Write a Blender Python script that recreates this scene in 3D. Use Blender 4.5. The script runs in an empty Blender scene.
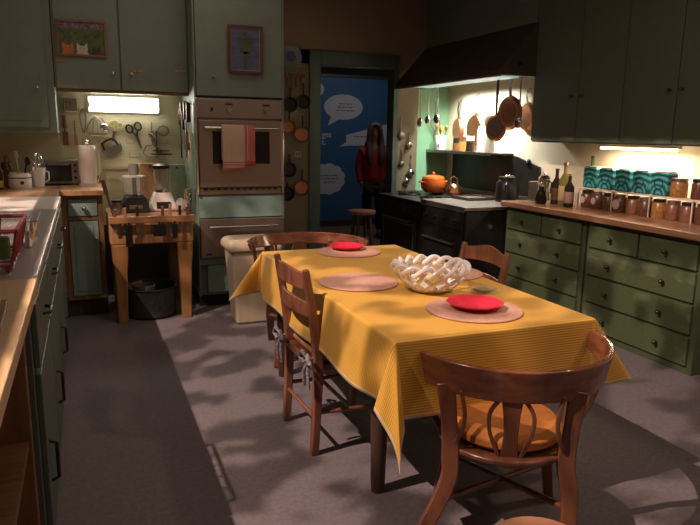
import bpy, bmesh, math, random
from mathutils import Vector, Matrix
random.seed(7)
PI = math.pi
S = bpy.context.scene
COL = S.collection
def R(a): return math.radians(a)

# ------------------------------------------------------------------ materials
def newmat(name):
    m = bpy.data.materials.new(name); m.use_nodes = True
    nt = m.node_tree; b = nt.nodes.get('Principled BSDF')
    return m, nt, b
def tex(nt, scale=10, detail=4, coord='Object', stretch=(1, 1, 1), kind='ShaderNodeTexNoise'):
    tc = nt.nodes.new('ShaderNodeTexCoord'); mp = nt.nodes.new('ShaderNodeMapping')
    mp.inputs['Scale'].default_value = stretch
    n = nt.nodes.new(kind)
    n.inputs['Scale'].default_value = scale
    if 'Detail' in n.inputs: n.inputs['Detail'].default_value = detail
    nt.links.new(tc.outputs[coord], mp.inputs[0]); nt.links.new(mp.outputs[0], n.inputs[0])
    return n
def ramp(nt, src, stops):
    r = nt.nodes.new('ShaderNodeValToRGB')
    e = r.color_ramp.elements
    while len(e) < len(stops): e.new(.5)
    for i, (p, c) in enumerate(stops):
        e[i].position = p; e[i].color = (c[0], c[1], c[2], 1)
    nt.links.new(src, r.inputs[0]); return r
def mat(name, c, rough=.5, metal=0, var=.12, scale=12, bump=0, stretch=(1, 1, 1), trans=0, coat=0, alpha=1):
    m, nt, b = newmat(name)
    n = tex(nt, scale, 4, 'Object', stretch)
    lo = [max(0, x * (1 - var)) for x in c]; hi = [min(1, x * (1 + var)) for x in c]
    r = ramp(nt, n.outputs[0], [(.3, lo), (.7, hi)])
    nt.links.new(r.outputs[0], b.inputs['Base Color'])
    b.inputs['Roughness'].default_value = rough; b.inputs['Metallic'].default_value = metal
    if trans: b.inputs['Transmission Weight'].default_value = trans; b.inputs['IOR'].default_value = 1.3
    if coat: b.inputs['Coat Weight'].default_value = coat
    if bump:
        bp = nt.nodes.new('ShaderNodeBump'); bp.inputs['Strength'].default_value = bump; bp.inputs['Distance'].default_value = .01
        nt.links.new(n.outputs[0], bp.inputs['Height']); nt.links.new(bp.outputs[0], b.inputs['Normal'])
    return m
def wood(name, c, dark=.55, rough=.4, stretch=(1, 8, 8), scale=6, coat=.2):
    m, nt, b = newmat(name)
    n = tex(nt, scale, 6, 'Object', stretch)
    r = ramp(nt, n.outputs[0], [(.28, [x * dark for x in c]), (.5, c), (.75, [min(1, x * 1.2) for x in c])])
    nt.links.new(r.outputs[0], b.inputs['Base Color'])
    b.inputs['Roughness'].default_value = rough; b.inputs['Coat Weight'].default_value = coat
    return m
def emit(name, c, s):
    m, nt, b = newmat(name)
    b.inputs['Base Color'].default_value = (c[0], c[1], c[2], 1)
    b.inputs['Emission Color'].default_value = (c[0], c[1], c[2], 1); b.inputs['Emission Strength'].default_value = s
    return m
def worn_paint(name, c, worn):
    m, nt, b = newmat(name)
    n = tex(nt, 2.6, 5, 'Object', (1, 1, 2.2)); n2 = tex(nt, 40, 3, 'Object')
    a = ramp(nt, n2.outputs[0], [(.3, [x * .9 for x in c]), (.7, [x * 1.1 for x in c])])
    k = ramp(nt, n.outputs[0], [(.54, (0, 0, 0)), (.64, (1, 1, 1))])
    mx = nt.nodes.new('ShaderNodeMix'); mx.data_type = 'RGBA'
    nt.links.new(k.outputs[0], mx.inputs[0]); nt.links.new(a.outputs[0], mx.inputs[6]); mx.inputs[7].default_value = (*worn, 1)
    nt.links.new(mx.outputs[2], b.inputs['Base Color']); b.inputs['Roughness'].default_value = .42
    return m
TEAL = mat('teal_paint', (.165, .215, .175), .5, var=.06)
TEALD = mat('teal_door_paint', (.175, .23, .19), .48, var=.05)
BLUEG = mat('blue_green_paint', (.20, .31, .27), .45, var=.06)
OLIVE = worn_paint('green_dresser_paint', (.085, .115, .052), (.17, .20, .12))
OLIVEF = mat('green_dresser_frame', (.075, .10, .047), .5, var=.08)
UPG = mat('grey_green_paint', (.125, .15, .105), .55, var=.05)
CREAM = mat('cream_wall', (.62, .55, .36), .7, var=.05, scale=4)
BEIGE = mat('beige_wall', (.30, .235, .165), .8, var=.06, scale=3)
WHITEW = mat('white_wall', (.74, .66, .50), .6, var=.03)
MINT = mat('mint_paint', (.25, .50, .30), .5, var=.05)
GCASE = mat('door_casing_green', (.065, .105, .09), .5, var=.05)
STEEL = mat('brushed_steel', (.34, .29, .25), .36, .9, .05, 60, stretch=(1, 1, 20))
STEELD = mat('dark_steel', (.30, .27, .25), .4, .9, .08)
CHROME = mat('chrome', (.75, .73, .7), .14, 1, .02)
BRASS = mat('brass', (.55, .38, .2), .35, 1, .05)
COPPER = mat('copper', (.72, .33, .17), .28, 1, .15, 8)
COPPERD = mat('tarnished_copper', (.40, .19, .11), .42, .8, .2, 8)
IRON = mat('black_iron', (.018, .017, .017), .42, .3, .2)
BLACKE = mat('black_enamel', (.012, .011, .011), .42, 0, .2)
BLACKP = mat('black_plastic', (.02, .02, .022), .4)
WHITEP = mat('white_plastic', (.80, .76, .68), .35, 0, .03)
PAPER = mat('paper', (.80, .74, .68), .8, 0, .03)
CERAM = mat('white_ceramic', (.88, .84, .80), .3, 0, .03)
RED = mat('red_glaze', (.78, .03, .07), .45, 0, .05)
MATT = mat('cork_placemat', (.62, .36, .27), .8, 0, .10, 60, bump=.1)
OAK = wood('oak', (.33, .165, .07), .6)
CHAIRW = wood('brown_chair_wood', (.235, .09, .05), .5, .35, (6, 6, 1.2), 5, .3)
CHAIRD = wood('dark_chair_wood', (.16, .06, .032), .5, .3, (5, 5, 1.5), 5, .4)
RAILW = wood('glossy_chair_wood', (.21, .075, .036), .5, .22, (3, 3, 9), 4, .5)
PINE = wood('butcher_block_wood', (.36, .19, .075), .6, .5, (6, 6, 1), 4)
LEGW = wood('honey_leg_wood', (.30, .15, .05), .6, .5, (6, 6, 1), 4)
TOPW = wood('worktop_wood', (.42, .24, .12), .7, .4, (8, 1, 8), 5)
BLOCKT = wood('maple_worktop', (.72, .50, .26), .8, .4, (10, 1, 8), 4)
TRIMW = wood('brown_trim_wood', (.22, .11, .05), .6, .5, (4, 4, 1), 5)
DARKW = wood('dark_wood', (.07, .035, .02), .6, .5, (4, 4, 1), 5)
CORKP = mat('orange_cushion', (.60, .23, .05), .85, 0, .12, 30, bump=.2)
TAN = mat('tan_cushion', (.45, .19, .085), .85, 0, .1, 30, bump=.2)
BIN = mat('beige_bin', (.50, .42, .30), .45, 0, .03)
SHADOW = mat('recess_black', (.01, .01, .01), .8)
GLASS = mat('clear_glass', (.9, .92, .9), .06, 0, .01, trans=.92)
GREENGL = mat('green_glass', (.03, .09, .03), .08, 0, .1, trans=.3)
DARKGL = mat('dark_glass', (.03, .02, .012), .1, 0, .1, trans=.1)
OVENGL = mat('oven_glass', (.012, .010, .009), .12)
PAD = mat('dark_basket', (.05, .045, .04), .8, 0, .3, 40)
TEALTIN = None

def floor_mat():
    m, nt, b = newmat('grey_carpet')
    n = tex(nt, 260, 3); n2 = tex(nt, 45, 5)
    r = ramp(nt, n.outputs[0], [(.3, (.115, .098, .105)), (.7, (.215, .188, .20))])
    r2 = ramp(nt, n2.outputs[0], [(.3, (.82, .82, .82)), (.7, (1.12, 1.1, 1.08))])
    mx = nt.nodes.new('ShaderNodeMix'); mx.data_type = 'RGBA'; mx.blend_type = 'MULTIPLY'; mx.inputs[0].default_value = 1
    nt.links.new(r.outputs[0], mx.inputs[6]); nt.links.new(r2.outputs[0], mx.inputs[7])
    nt.links.new(mx.outputs[2], b.inputs['Base Color']); b.inputs['Roughness'].default_value = .95
    bp = nt.nodes.new('ShaderNodeBump'); bp.inputs['Strength'].default_value = .5; bp.inputs['Distance'].default_value = .004
    nt.links.new(n.outputs[0], bp.inputs['Height']); nt.links.new(bp.outputs[0], b.inputs['Normal'])
    return m
CARPET = floor_mat()
def cloth_mat():
    m, nt, b = newmat('yellow_ribbed_cloth')
    uv = nt.nodes.new('ShaderNodeUVMap'); w = nt.nodes.new('ShaderNodeTexWave'); w.inputs['Scale'].default_value = 32
    w.bands_direction = 'Y'; w.inputs['Distortion'].default_value = .3
    nt.links.new(uv.outputs[0], w.inputs[0])
    r = ramp(nt, w.outputs[1], [(.15, (.56, .28, .03)), (.6, (.72, .41, .045)), (.95, (.80, .50, .08))])
    nt.links.new(r.outputs[0], b.inputs['Base Color']); b.inputs['Roughness'].default_value = .6
    b.inputs['Sheen Weight'].default_value = .15
    return m
CLOTH = cloth_mat()
HEM = mat('pale_hem', (.78, .62, .36), .7)
def peg_mat(name, c):
    m, nt, b = newmat(name)
    tc = nt.nodes.new('ShaderNodeTexCoord'); v = nt.nodes.new('ShaderNodeVectorMath'); v.operation = 'MULTIPLY'
    v.inputs[1].default_value = (1 / .026,) * 3
    f = nt.nodes.new('ShaderNodeVectorMath'); f.operation = 'FRACTION'
    s = nt.nodes.new('ShaderNodeVectorMath'); s.operation = 'SUBTRACT'; s.inputs[1].default_value = (.5, .5, .5)
    z = nt.nodes.new('ShaderNodeVectorMath'); z.operation = 'MULTIPLY'; z.inputs[1].default_value = (1, 0, 1)
    l = nt.nodes.new('ShaderNodeVectorMath'); l.operation = 'LENGTH'
    nt.links.new(tc.outputs['Object'], v.inputs[0]); nt.links.new(v.outputs[0], f.inputs[0]); nt.links.new(f.outputs[0], s.inputs[0])
    nt.links.new(s.outputs[0], z.inputs[0]); nt.links.new(z.outputs[0], l.inputs[0])
    r = ramp(nt, l.outputs['Value'], [(.08, [x * .6 for x in c]), (.13, c)])
    nt.links.new(r.outputs[0], b.inputs['Base Color']); b.inputs['Roughness'].default_value = .6
    return m
PEG = peg_mat('cream_pegboard', (.60, .54, .34))
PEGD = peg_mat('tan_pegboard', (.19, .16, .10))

# ------------------------------------------------------------------ mesh builder
class MB:
    def __init__(s): s.bm = bmesh.new()
    def _x(s, vs, M):
        bmesh.ops.transform(s.bm, matrix=M, verts=vs)
    def box(s, x0, x1, y0, y1, z0, z1, M=None):
        r = bmesh.ops.create_cube(s.bm, size=1)
        s._x(r['verts'], Matrix.Translation(((x0 + x1) / 2, (y0 + y1) / 2, (z0 + z1) / 2)) @ Matrix.Diagonal((abs(x1 - x0), abs(y1 - y0), abs(z1 - z0), 1)))
        if M: s._x(r['verts'], M)
        return s
    def cyl(s, p0, p1, r0, r1=None, seg=16):
        p0 = Vector(p0); p1 = Vector(p1); d = p1 - p0
        r = bmesh.ops.create_cone(s.bm, cap_ends=True, segments=seg, radius1=r0, radius2=r0 if r1 is None else max(r1, 1e-4), depth=d.length)
        s._x(r['verts'], Matrix.Translation((p0 + p1) / 2) @ d.to_track_quat('Z', 'Y').to_matrix().to_4x4()); return s
    def ball(s, c, r, sc=(1, 1, 1), seg=16):
        q = bmesh.ops.create_uvsphere(s.bm, u_segments=seg, v_segments=max(6, seg // 2), radius=r)
        s._x(q['verts'], Matrix.Translation(c) @ Matrix.Diagonal((*sc, 1))); return s
    def loops(s, rings, closed=True, caps=True):
        vs = [[s.bm.verts.new(p) for p in ring] for ring in rings]
        n = len(vs[0])
        for a, b in zip(vs, vs[1:]):
            for i in range(n if closed else n - 1):
                j = (i + 1) % n
                try: s.bm.faces.new((a[i], a[j], b[j], b[i]))
                except ValueError: pass
        if caps:
            for ring in (vs[0], vs[-1]):
                try: s.bm.faces.new(ring)
                except ValueError: pass
        return s
    def lathe(s, prof, c=(0, 0, 0), seg=28, caps=True):
        s.loops([[(c[0] + r * math.cos(2 * PI * i / seg), c[1] + r * math.sin(2 * PI * i / seg), c[2] + z) for i in range(seg)] for r, z in prof], True, caps)
        return s
    def tube(s, pts, r, seg=8, closed=False):
        pts = [Vector(p) for p in pts]; n = len(pts); rings = []
        prev = None
        for i, p in enumerate(pts):
            if closed: t = pts[(i + 1) % n] - pts[i - 1]
            else: t = pts[min(i + 1, n - 1)] - pts[max(i - 1, 0)]
            t.normalize()
            if prev is None:
                a = Vector((0, 0, 1)) if abs(t.z) < .9 else Vector((1, 0, 0))
                u = t.cross(a).normalized()
            else:
                u = (prev - t * prev.dot(t)).normalized()
            prev = u; w = t.cross(u)
            rr = r[i] if isinstance(r, (list, tuple)) else r
            rings.append([p + u * rr * math.cos(2 * PI * k / seg) + w * rr * math.sin(2 * PI * k / seg) for k in range(seg)])
        if closed: rings.append(rings[0])
        s.loops(rings, True, not closed); 
        if closed: bmesh.ops.remove_doubles(s.bm, verts=s.bm.verts, dist=1e-6)
        return s
    def sweep(s, pts, w, h, up=(0, 0, 1)):
        """rectangular section: w across, h along 'up'"""
        pts = [Vector(p) for p in pts]; rings = []; up = Vector(up)
        if len(pts) >= 4:   # smooth the path
            q = []; wl = w if isinstance(w, (list, tuple)) else [w] * len(pts); hl = h if isinstance(h, (list, tuple)) else [h] * len(pts); w2 = []; h2 = []
            for i in range(len(pts) - 1):
                a0, a1, a2, a3 = pts[max(i - 1, 0)], pts[i], pts[i + 1], pts[min(i + 2, len(pts) - 1)]
                for k in range(5):
                    t = k / 5
                    q.append(.5 * ((2 * a1) + (a2 - a0) * t + (2 * a0 - 5 * a1 + 4 * a2 - a3) * t * t + (3 * a1 - a0 - 3 * a2 + a3) * t ** 3))
                    w2.append(wl[i] * (1 - t) + wl[i + 1] * t); h2.append(hl[i] * (1 - t) + hl[i + 1] * t)
            q.append(pts[-1]); w2.append(wl[-1]); h2.append(hl[-1]); pts, w, h = q, w2, h2
        for i, p in enumerate(pts):
            t = (pts[min(i + 1, len(pts) - 1)] - pts[max(i - 1, 0)]).normalized()
            a = t.cross(up).normalized(); b = a.cross(t).normalized()
            ww = (w[i] if isinstance(w, (list, tuple)) else w) / 2; hh = (h[i] if isinstance(h, (list, tuple)) else h) / 2
            rings.append([p + a * ww + b * hh, p - a * ww + b * hh, p - a * ww - b * hh, p + a * ww - b * hh])
        return s.loops(rings)
    def prism(s, poly, axis, a, b):
        def P(u, v, t):
            return {'x': (t, u, v), 'y': (u, t, v), 'z': (u, v, t)}[axis]
        return s.loops([[P(u, v, a) for u, v in poly], [P(u, v, b) for u, v in poly]])
    def out(s, name, m, parent=None, bevel=0, smooth=False, loc=None):
        bmesh.ops.recalc_face_normals(s.bm, faces=s.bm.faces)
        me = bpy.data.meshes.new(name); s.bm.to_mesh(me); s.bm.free()
        me.materials.append(m)
        o = bpy.data.objects.new(name, me); COL.objects.link(o)
        if smooth:
            for p in me.polygons: p.use_smooth = True
            try: me.set_sharp_from_angle(angle=R(40))
            except Exception: pass
        if bevel:
            bv = o.modifiers.new('b', 'BEVEL'); bv.width = bevel; bv.segments = 2; bv.limit_method = 'ANGLE'
        if parent: o.parent = parent
        if loc: o.location = loc
        return o
def B(x0, x1, y0, y1, z0, z1): return MB().box(x0, x1, y0, y1, z0, z1)
def tag(o, label, cat, group=None):
    o['label'] = label; o['category'] = cat
    if group: o['group'] = group
    return o
def thing(name, label, cat, loc=(0, 0, 0), rz=0, group=None):
    o = bpy.data.objects.new(name, None); COL.objects.link(o); o.location = loc; o.rotation_euler = (0, 0, rz)
    o.empty_display_size = .05
    return tag(o, label, cat, group)
def struct(o):
    o['kind'] = 'structure'; return o
def dup(root, loc, rz, label, group=None):
    r = root.copy(); COL.objects.link(r); r.location = loc; r.rotation_euler = (0, 0, rz); r['label'] = label
    if group: r['group'] = group
    for ch in list(root.children):
        c = ch.copy(); COL.objects.link(c); c.parent = r
        for g in list(ch.children):
            d = g.copy(); COL.objects.link(d); d.parent = c
    return r

# ------------------------------------------------------------------ room shell
WL, WR, YB, YF, YN, ZC = -.82, 3.93, 6.0, 6.7, -1.6, 2.95
struct(B(WL - .1, WR + .1, YN, YF + .15, -.1, 0).out('floor', CARPET))
struct(MB().box(1.2, WR + .1, YN, 3.75, ZC, ZC + .1).box(WL - .1, WR + .1, 3.75, YF + .15, ZC, ZC + .1).out('ceiling_light_mask', BEIGE))  # unseen slab; open corner shaped so the key spot is partly blocked
# unseen left wall; opening and missing header shaped to let the key spot in
m = MB(); m.box(WL - .1, WL, YN, 6.1, 0, 1.25); m.box(WL - .1, WL, YN, -.9, 1.25, ZC); m.box(WL - .1, WL, 4.75, 6.1, 1.25, ZC)
struct(m.out('wall_left', BEIGE))
m = MB()
for y in (-.87, .98, 2.85, 4.72): m.box(WL - .08, WL - .02, y - .02, y + .02, 1.25, 2.10)
for z in (1.27, 2.08): m.box(WL - .08, WL - .02, -.9, 4.75, z - .02, z + .02)
struct(m.out('window_1', GCASE))
struct(B(WL - .1, 1.56, YB, YB + .1, 0, ZC).out('wall_back', PEG))
struct(B(WL - .1, WR + .1, YN - .1, YN, 0, ZC).out('wall_front', BEIGE))
struct(B(WR, WR + .1, YN, YF + .15, 0, ZC).out('wall_right', WHITEW))
m = MB(); m.box(1.56, 2.36, YF, YF + .12, 0, 2.28); m.box(1.56, 3.22, YF, YF + .12, 2.14, ZC); m.box(3.22, WR, YF, YF + .12, 0, ZC)
struct(m.out('wall_far', BEIGE))
m = MB(); m.box(2.235, 2.36, YF - .03, YF + .14, 0, 2.28); m.box(3.215, 3.275, YF - .03, YF + .14, 0, 2.28); m.box(2.36, 3.215, YF - .03, YF + .14, 2.13, 2.28)
struct(m.out('door_1', GCASE, bevel=.004))
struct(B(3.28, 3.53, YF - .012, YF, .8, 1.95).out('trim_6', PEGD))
struct(B(3.53, WR - .002, YF - .012, YF, .8, 1.95).out('trim_1', MINT))
# hallway behind the doorway
HALLF = wood('hall_floor_wood', (.16, .09, .05), .7, .5, (1, 8, 8), 2)
struct(B(1.4, 6.2, YF + .15, 11.3, -.1, 0).out('floor_hall', HALLF))
HALL = mat('hall_wall', (.12, .11, .10), .8)
struct(B(1.4, 6.2, 11.3, 11.4, 0, ZC).out('wall_hall_end', HALL))
struct(B(1.3, 1.4, YF + .12, 11.4, 0, ZC).out('wall_hall_left', HALL))
struct(B(6.2, 6.3, YF + .12, 11.4, 0, ZC).out('wall_hall_right', HALL))
struct(B(1.3, 6.3, YF + .15, 11.4, ZC, ZC + .1).out('ceiling_hall', HALL))

# ------------------------------------------------------------------ cabinets helpers
def knob(parent, p, d, r=.014, m=CHROME, name='knob'):
    p = Vector(p); d = Vector(d)
    k = MB(); k.cyl(p, p + d * .02, .005, seg=10); k.ball(p + d * .028, r, seg=14)
    return k.out(name, m, parent, smooth=True)
def ydoor(parent, x0, x1, y, z0, z1, m, name='door', panel=False, t=.018):
    """door facing -Y whose front is at y"""
    b = MB(); b.box(x0, x1, y, y + t, z0, z1)
    if panel:
        b.box(x0 + .05, x1 - .05, y - .004, y, z0 + .05, z1 - .05)
    return b.out(name, m, parent, bevel=.003)
def hinge(parent, x0, x1, y, z):
    b = MB(); b.box(x0, x1, y - .004, y, z - .008, z + .008); b.cyl((x0 * .6 + x1 * .4, y - .006, z - .012), (x0 * .6 + x1 * .4, y - .006, z + .012), .004, seg=8)
    b.out('hinge', BRASS, parent)

# left tall upper cabinet
u = thing('wall_cabinet', 'teal wall cabinet hanging lower than its neighbour in the far left corner', 'cabinet', (-.5, 5.51, 1.40))
o3 = Vector((-.5, 5.51, 1.40))
def sh(mb, o): bmesh.ops.translate(mb.bm, verts=mb.bm.verts, vec=-Vector(o)); return mb
sh(B(-.81, -.17, 5.53, 5.99, 1.40, 2.94), o3).out('body', TEAL, u, .003)
d = sh(B(-.80, -.225, 5.51, 5.53, 1.44, 2.90).box(-.76, -.265, 5.504, 5.51, 1.49, 2.86), o3).out('door', TEALD, u, .003)
knob(d, Vector((-.285, 5.504, 1.735)) - o3, (0, -1, 0))
for z in (1.95, 2.5): hinge(d, -.40 + .5 - .08, -.33 + .5 - .08, -.0, z - 1.40) if 0 else None
# middle upper cabinet
o3 = Vector((.3, 5.51, 1.71))
u = thing('wall_cabinet', 'wide teal two-door wall cabinet above the pegboard and lit tube lamp', 'cabinet', o3)
sh(B(-.165, .83, 5.53, 5.99, 1.745, 2.94), o3).out('body', TEAL, u, .003)
sh(B(-.165, .83, 5.53, 5.56, 1.71, 1.745), o3).out('valance', TRIMW, u, .003)
d = sh(B(-.15, .300, 5.51, 5.53, 1.735, 2.93), o3).out('door', TEALD, u, .003)
knob(d, Vector((.25, 5.51, 1.86)) - o3, (0, -1, 0))
hinge(d, -.15 - .3, -.08 - .3, 0, 1.93 - 1.71)
d = sh(B(.312, .815, 5.51, 5.53, 1.735, 2.93), o3).out('door', TEALD, u, .003)
knob(d, Vector((.385, 5.51, 1.86)) - o3, (0, -1, 0))
hinge(d, .72 - .3, .80 - .3, 0, 1.90 - 1.71); hinge(d, .40 - .3, .47 - .3, 0, 1.885 - 1.71)
# painting with three cats
def picture(name, label, x0, x1, y, z0, z1, fw, fm, art, extra):
    o3 = Vector(((x0 + x1) / 2, y, z0)); t = thing(name, label, 'picture', o3)
    w = (x1 - x0) / 2; h = z1 - z0
    f = MB(); f.box(-w, -w + fw, -.02, 0, 0, h); f.box(w - fw, w, -.02, 0, 0, h); f.box(-w + fw, w - fw, -.02, 0, 0, fw); f.box(-w + fw, w - fw, -.02, 0, h - fw, h)
    f.out('frame', fm, t, .002)
    c = B(-w + fw, w - fw, -.010, -.002, fw, h - fw).out('canvas', art, t)
    extra(c, w - fw, fw, h - fw)
def cats(c, w, z0, z1):
    bands = mat('painted_flowers', (.16, .13, .17), .7, 0, .7, 55)
    B(-w, w, -.0112, -.010, z1 - .045, z1).out('flower_band', bands, c)
    def cat(x, mm, s=1.):
        b = MB(); h = .05 * s
        b.prism([(x + .040 * s * math.cos(a) if True else 0, z0 + .036 * s + .026 * s * math.sin(a)) for a in [2 * PI * k / 18 for k in range(18)]], 'y', -.013, -.0112)
        b.prism([(x - .046, z0), (x + .046, z0), (x + .030, z0 + .025 * s), (x - .030, z0 + .025 * s)], 'y', -.0129, -.0112)
        for q in (-1, 1): b.prism([(x + q * .010 * s, z0 + .055 * s), (x + q * .038 * s, z0 + .045 * s), (x + q * .036 * s, z0 + .085 * s)], 'y', -.0128, -.0112)
        for q in (-1, 1): MB().ball((x + q * .014 * s, -.0132, z0 + .042 * s), .004, (1, .2, 1), 8).out('cat_eye', IRON, c)
        b.out('cat', mm, c)
    cat(-w + .06, mat('cat_orange', (.55, .19, .05), .7, var=.2)); cat(0.0, mat('cat_pale', (.55, .52, .45), .7, var=.2)); cat(w - .06, mat('cat_dark', (.06, .045, .035), .7, var=.3), .8)
picture('painting', 'small painting of three cats below flowers, hung on teal cabinet door', -.135, .215, 5.508, 1.97, 2.23, .016, TRIMW, mat('painted_grass', (.085, .12, .055), .7, 0, .4, 30), cats)
def plantp(c, w, z0, z1):
    gm = mat('painted_leaf', (.07, .09, .035), .7, 0, .3, 30); h = z1 - z0
    b = MB(); b.prism([(-.012, z0 + .02), (.012, z0 + .02), (.016, z0 + h * .45), (-.016, z0 + h * .45)], 'y', -.0125, -.010)
    b.prism([(-.03, z0 + h * .40), (.03, z0 + h * .40), (.055, z0 + h * .55), (.05, z0 + h * .72), (-.05, z0 + h * .72), (-.055, z0 + h * .55)], 'y', -.0125, -.010)
    for sx in (-1, 1): b.prism([(0, z0 + h * .74), (sx * .075, z0 + h * .76), (sx * .05, z0 + h * .80), (0, z0 + h * .79)], 'y', -.0125, -.010)
    b.prism([(-.045, z0 + h * .84), (.04, z0 + h * .84), (.0, z0 + h * .90)], 'y', -.0125, -.010)
    b.out('painted_plant', gm, c)
    f = MB(); e = .005
    f.box(-w, -w + e, -.0135, -.010, z0, z1); f.box(w - e, w, -.0135, -.010, z0, z1); f.box(-w + e, w - e, -.0135, -.010, z0, z0 + e); f.box(-w + e, w - e, -.0135, -.010, z1 - e, z1)
    f.out('slip', mat('pale_slip', (.35, .28, .25), .6), c)
picture('painting', 'framed blue painting of a green goblet-shaped plant above the wall oven', 1.085, 1.358, 5.228, 1.88, 2.24, .022, mat('red_brown_frame', (.10, .035, .025), .5), mat('painted_blue', (.08, .105, .18), .7, 0, .25, 14, stretch=(1, 1, 4)), plantp)

# fluorescent fixture
o3 = Vector((.345, 5.93, 1.575))
t = thing('tube_light', 'bright white fluorescent lamp glowing on the pegboard under the cabinet', 'lamp', o3)
B(-.285, .285, .02, .068, .0, .13).out('housing', WHITEP, t, .004)
B(-.27, .27, -.03, .02, .005, .122).out('diffuser', emit('tube_glow', (1, .97, .88), 9.0), t, .01)
MB().cyl((-.285, 0, .06), (-.27, 0, .06), .03).out('end_cap', WHITEP, t)
MB().cyl((.285, 0, .06), (.27, 0, .06), .03).out('end_cap', WHITEP, t)

# ------------------------------------------------------------------ back base cabinet + worktops
o3 = Vector((-.02, 5.25, 0))
t = thing('base_cabinet', 'narrow base cabinet with brown frame and blue-green drawer and door', 'cabinet', o3)
b = MB(); b.box(-.155, .135, .05, .74, .14, .945); b.box(-.155, -.135 + .02, .03, .05, .14, .945); b.box(.10, .135, .03, .05, .14, .945)
b.box(-.115, .10, .03, .05, .92, .945); b.box(-.115, .10, .03, .05, .755, .785); b.box(-.115, .10, .03, .05, .14, .17)
b.out('body', TRIMW, t, .002)
B(-.155, .135, .10, .72, 0, .14).out('kick', DARKW, t)
d = B(-.11, .095, .022, .04, .79, .915).out('drawer', BLUEG, t, .003); knob(d, (-.0, .022, .85), (0, -1, 0), .018)
d = B(-.11, .095, .022, .04, .175, .75).box(-.075, .06, .016, .022, .21, .715).out('door', BLUEG, t, .003); knob(d, (.075, .022, .62), (0, -1, 0))
# stretch of base cabinet in the corner
tag(B(WL + .005, -.185, 5.0, 5.98, 0, .945).out('corner_cabinet', TEAL), 'plain teal corner base cabinet under the far left worktop', 'cabinet')
t = thing('worktop', 'brown wooden worktop along the back wall carrying toaster and paper towels', 'worktop', (0, 5.6, .947))
b = MB(); b.box(-.18, .125, -.375, .395, 0, .04); b.box(WL + .005, -.18, -.83, .395, 0, .04)
b.out('board', TOPW, t, .004)
b = MB(); b.box(-.18, .125, .378, .398, .041, .10); b.out('backsplash', TRIMW, t)

# ---------------- left run
TEALSH = mat('shaded_teal_paint', (.085, .11, .092), .5, var=.06)  # copy of the teal, darkened to paint in shade on the left fronts
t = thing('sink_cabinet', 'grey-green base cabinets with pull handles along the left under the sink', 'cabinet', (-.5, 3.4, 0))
MB().box(-.31, .325, -1.35, 1.35, .1, .74).box(.30, .325, -1.35, 1.35, .74, .94)  .box(-.31, -.29, -1.35, 1.35, .74, .94).out('body', TEALSH, t, .003)
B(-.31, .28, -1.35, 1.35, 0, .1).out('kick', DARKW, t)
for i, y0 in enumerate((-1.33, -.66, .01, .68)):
    d = B(.325, .343, y0 + .01, y0 + .65, .13, .70).out('door', TEALSH, t, .003)
    d2 = B(.325, .343, y0 + .01, y0 + .65, .72, .92).out('drawer', TEALSH, t, .003)
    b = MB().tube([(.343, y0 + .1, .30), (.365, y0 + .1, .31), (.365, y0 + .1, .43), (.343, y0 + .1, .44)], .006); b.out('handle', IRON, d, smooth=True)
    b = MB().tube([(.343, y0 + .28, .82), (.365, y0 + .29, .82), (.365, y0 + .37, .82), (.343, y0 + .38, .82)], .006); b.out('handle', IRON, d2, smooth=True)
# stainless sink
SINKM = mat('sink_steel', (.52, .48, .46), .38, .6, .06, 30)
t = thing('sink', 'stainless steel double sink set into the left counter', 'sink', (-.49, 3.12, .985))
x0, x1, y0, y1 = -.325, .338, -.97, .88
b = MB(); z = 0
b.box(.03, x1, y0, y1, -.03, 0); b.box(x0, -.28, y0, y1, -.03, 0); b.box(-.28, .03, y0, -.72, -.03, 0); b.box(-.28, .03, .22, y1, -.03, 0); b.box(-.28, .03, -.28, -.22, -.03, 0)
b.box(x1 - .012, x1, y0, y1, 0, .008)
b.out('rim', SINKM, t, .003)
for a, c in ((-.72, -.28), (-.22, .22)):
    b = MB(); b.box(-.28, .03, a, c, -.2, -.19); b.box(-.285, -.28, a, c, -.2, -.0); b.box(.03, .035, a, c, -.2, -.0); b.box(-.28, .03, a - .005, a, -.2, 0); b.box(-.28, .03, c, c + .005, -.2, 0)
    bs = b.out('basin', STEELD, t)
    MB().cyl((-.12, (a + c) / 2, -.19), (-.12, (a + c) / 2, -.185), .04).out('drain', CHROME, bs)
b = MB()
for i in range(6): b.box(.07 + i * .035, .082 + i * .035, -.9, .80, 0, .003)
b.out('drainboard_ridges', SINKM, t)
# white enamel board at the end of the sink
tag(B(-.815, -.155, 4.02, 4.74, .947, .992).out('enamel_worktop', WHITEP, bevel=.008), 'white worktop strip between the sink and the back counter', 'worktop')
# near maple worktop
t = thing('worktop', 'pale maple butcher-block worktop in the near left foreground', 'worktop', (-.5, 1.0, .945))
B(-.315, .348, -1.5, 1.145, 0, .04).out('board', BLOCKT, t, .004)
t = thing('open_cabinet', 'open-fronted brown wooden cabinet under the near left worktop', 'cabinet', (-.5, 1.0, 0))
b = MB()
b.box(-.31, -.29, -1.5, 1.04, 0, .943)
for y in (-1.5, -.65, .2, 1.0): b.box(-.29, .31, y, y + .04, 0, .943)
b.out('frame', TRIMW, t, .003)
for z in (.08, .50): B(-.29, .30, -1.46, 1.0, z, z + .025).out('shelf', wood('shelf_wood', (.22, .10, .045), .5), t)
# cutting board at the left edge
t = thing('cutting_board', 'grey-white board lying on the near maple worktop', 'board', (-.29, 1.53, .987), R(2))
B(-.20, .10, -.32, .30, 0, .012).out('board', TRIMW, t, .003); B(-.20, .085, -.31, .285, .012, .026).out('slab', mat('grey_slab', (.50, .48, .47), .6), t, .004)

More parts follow.
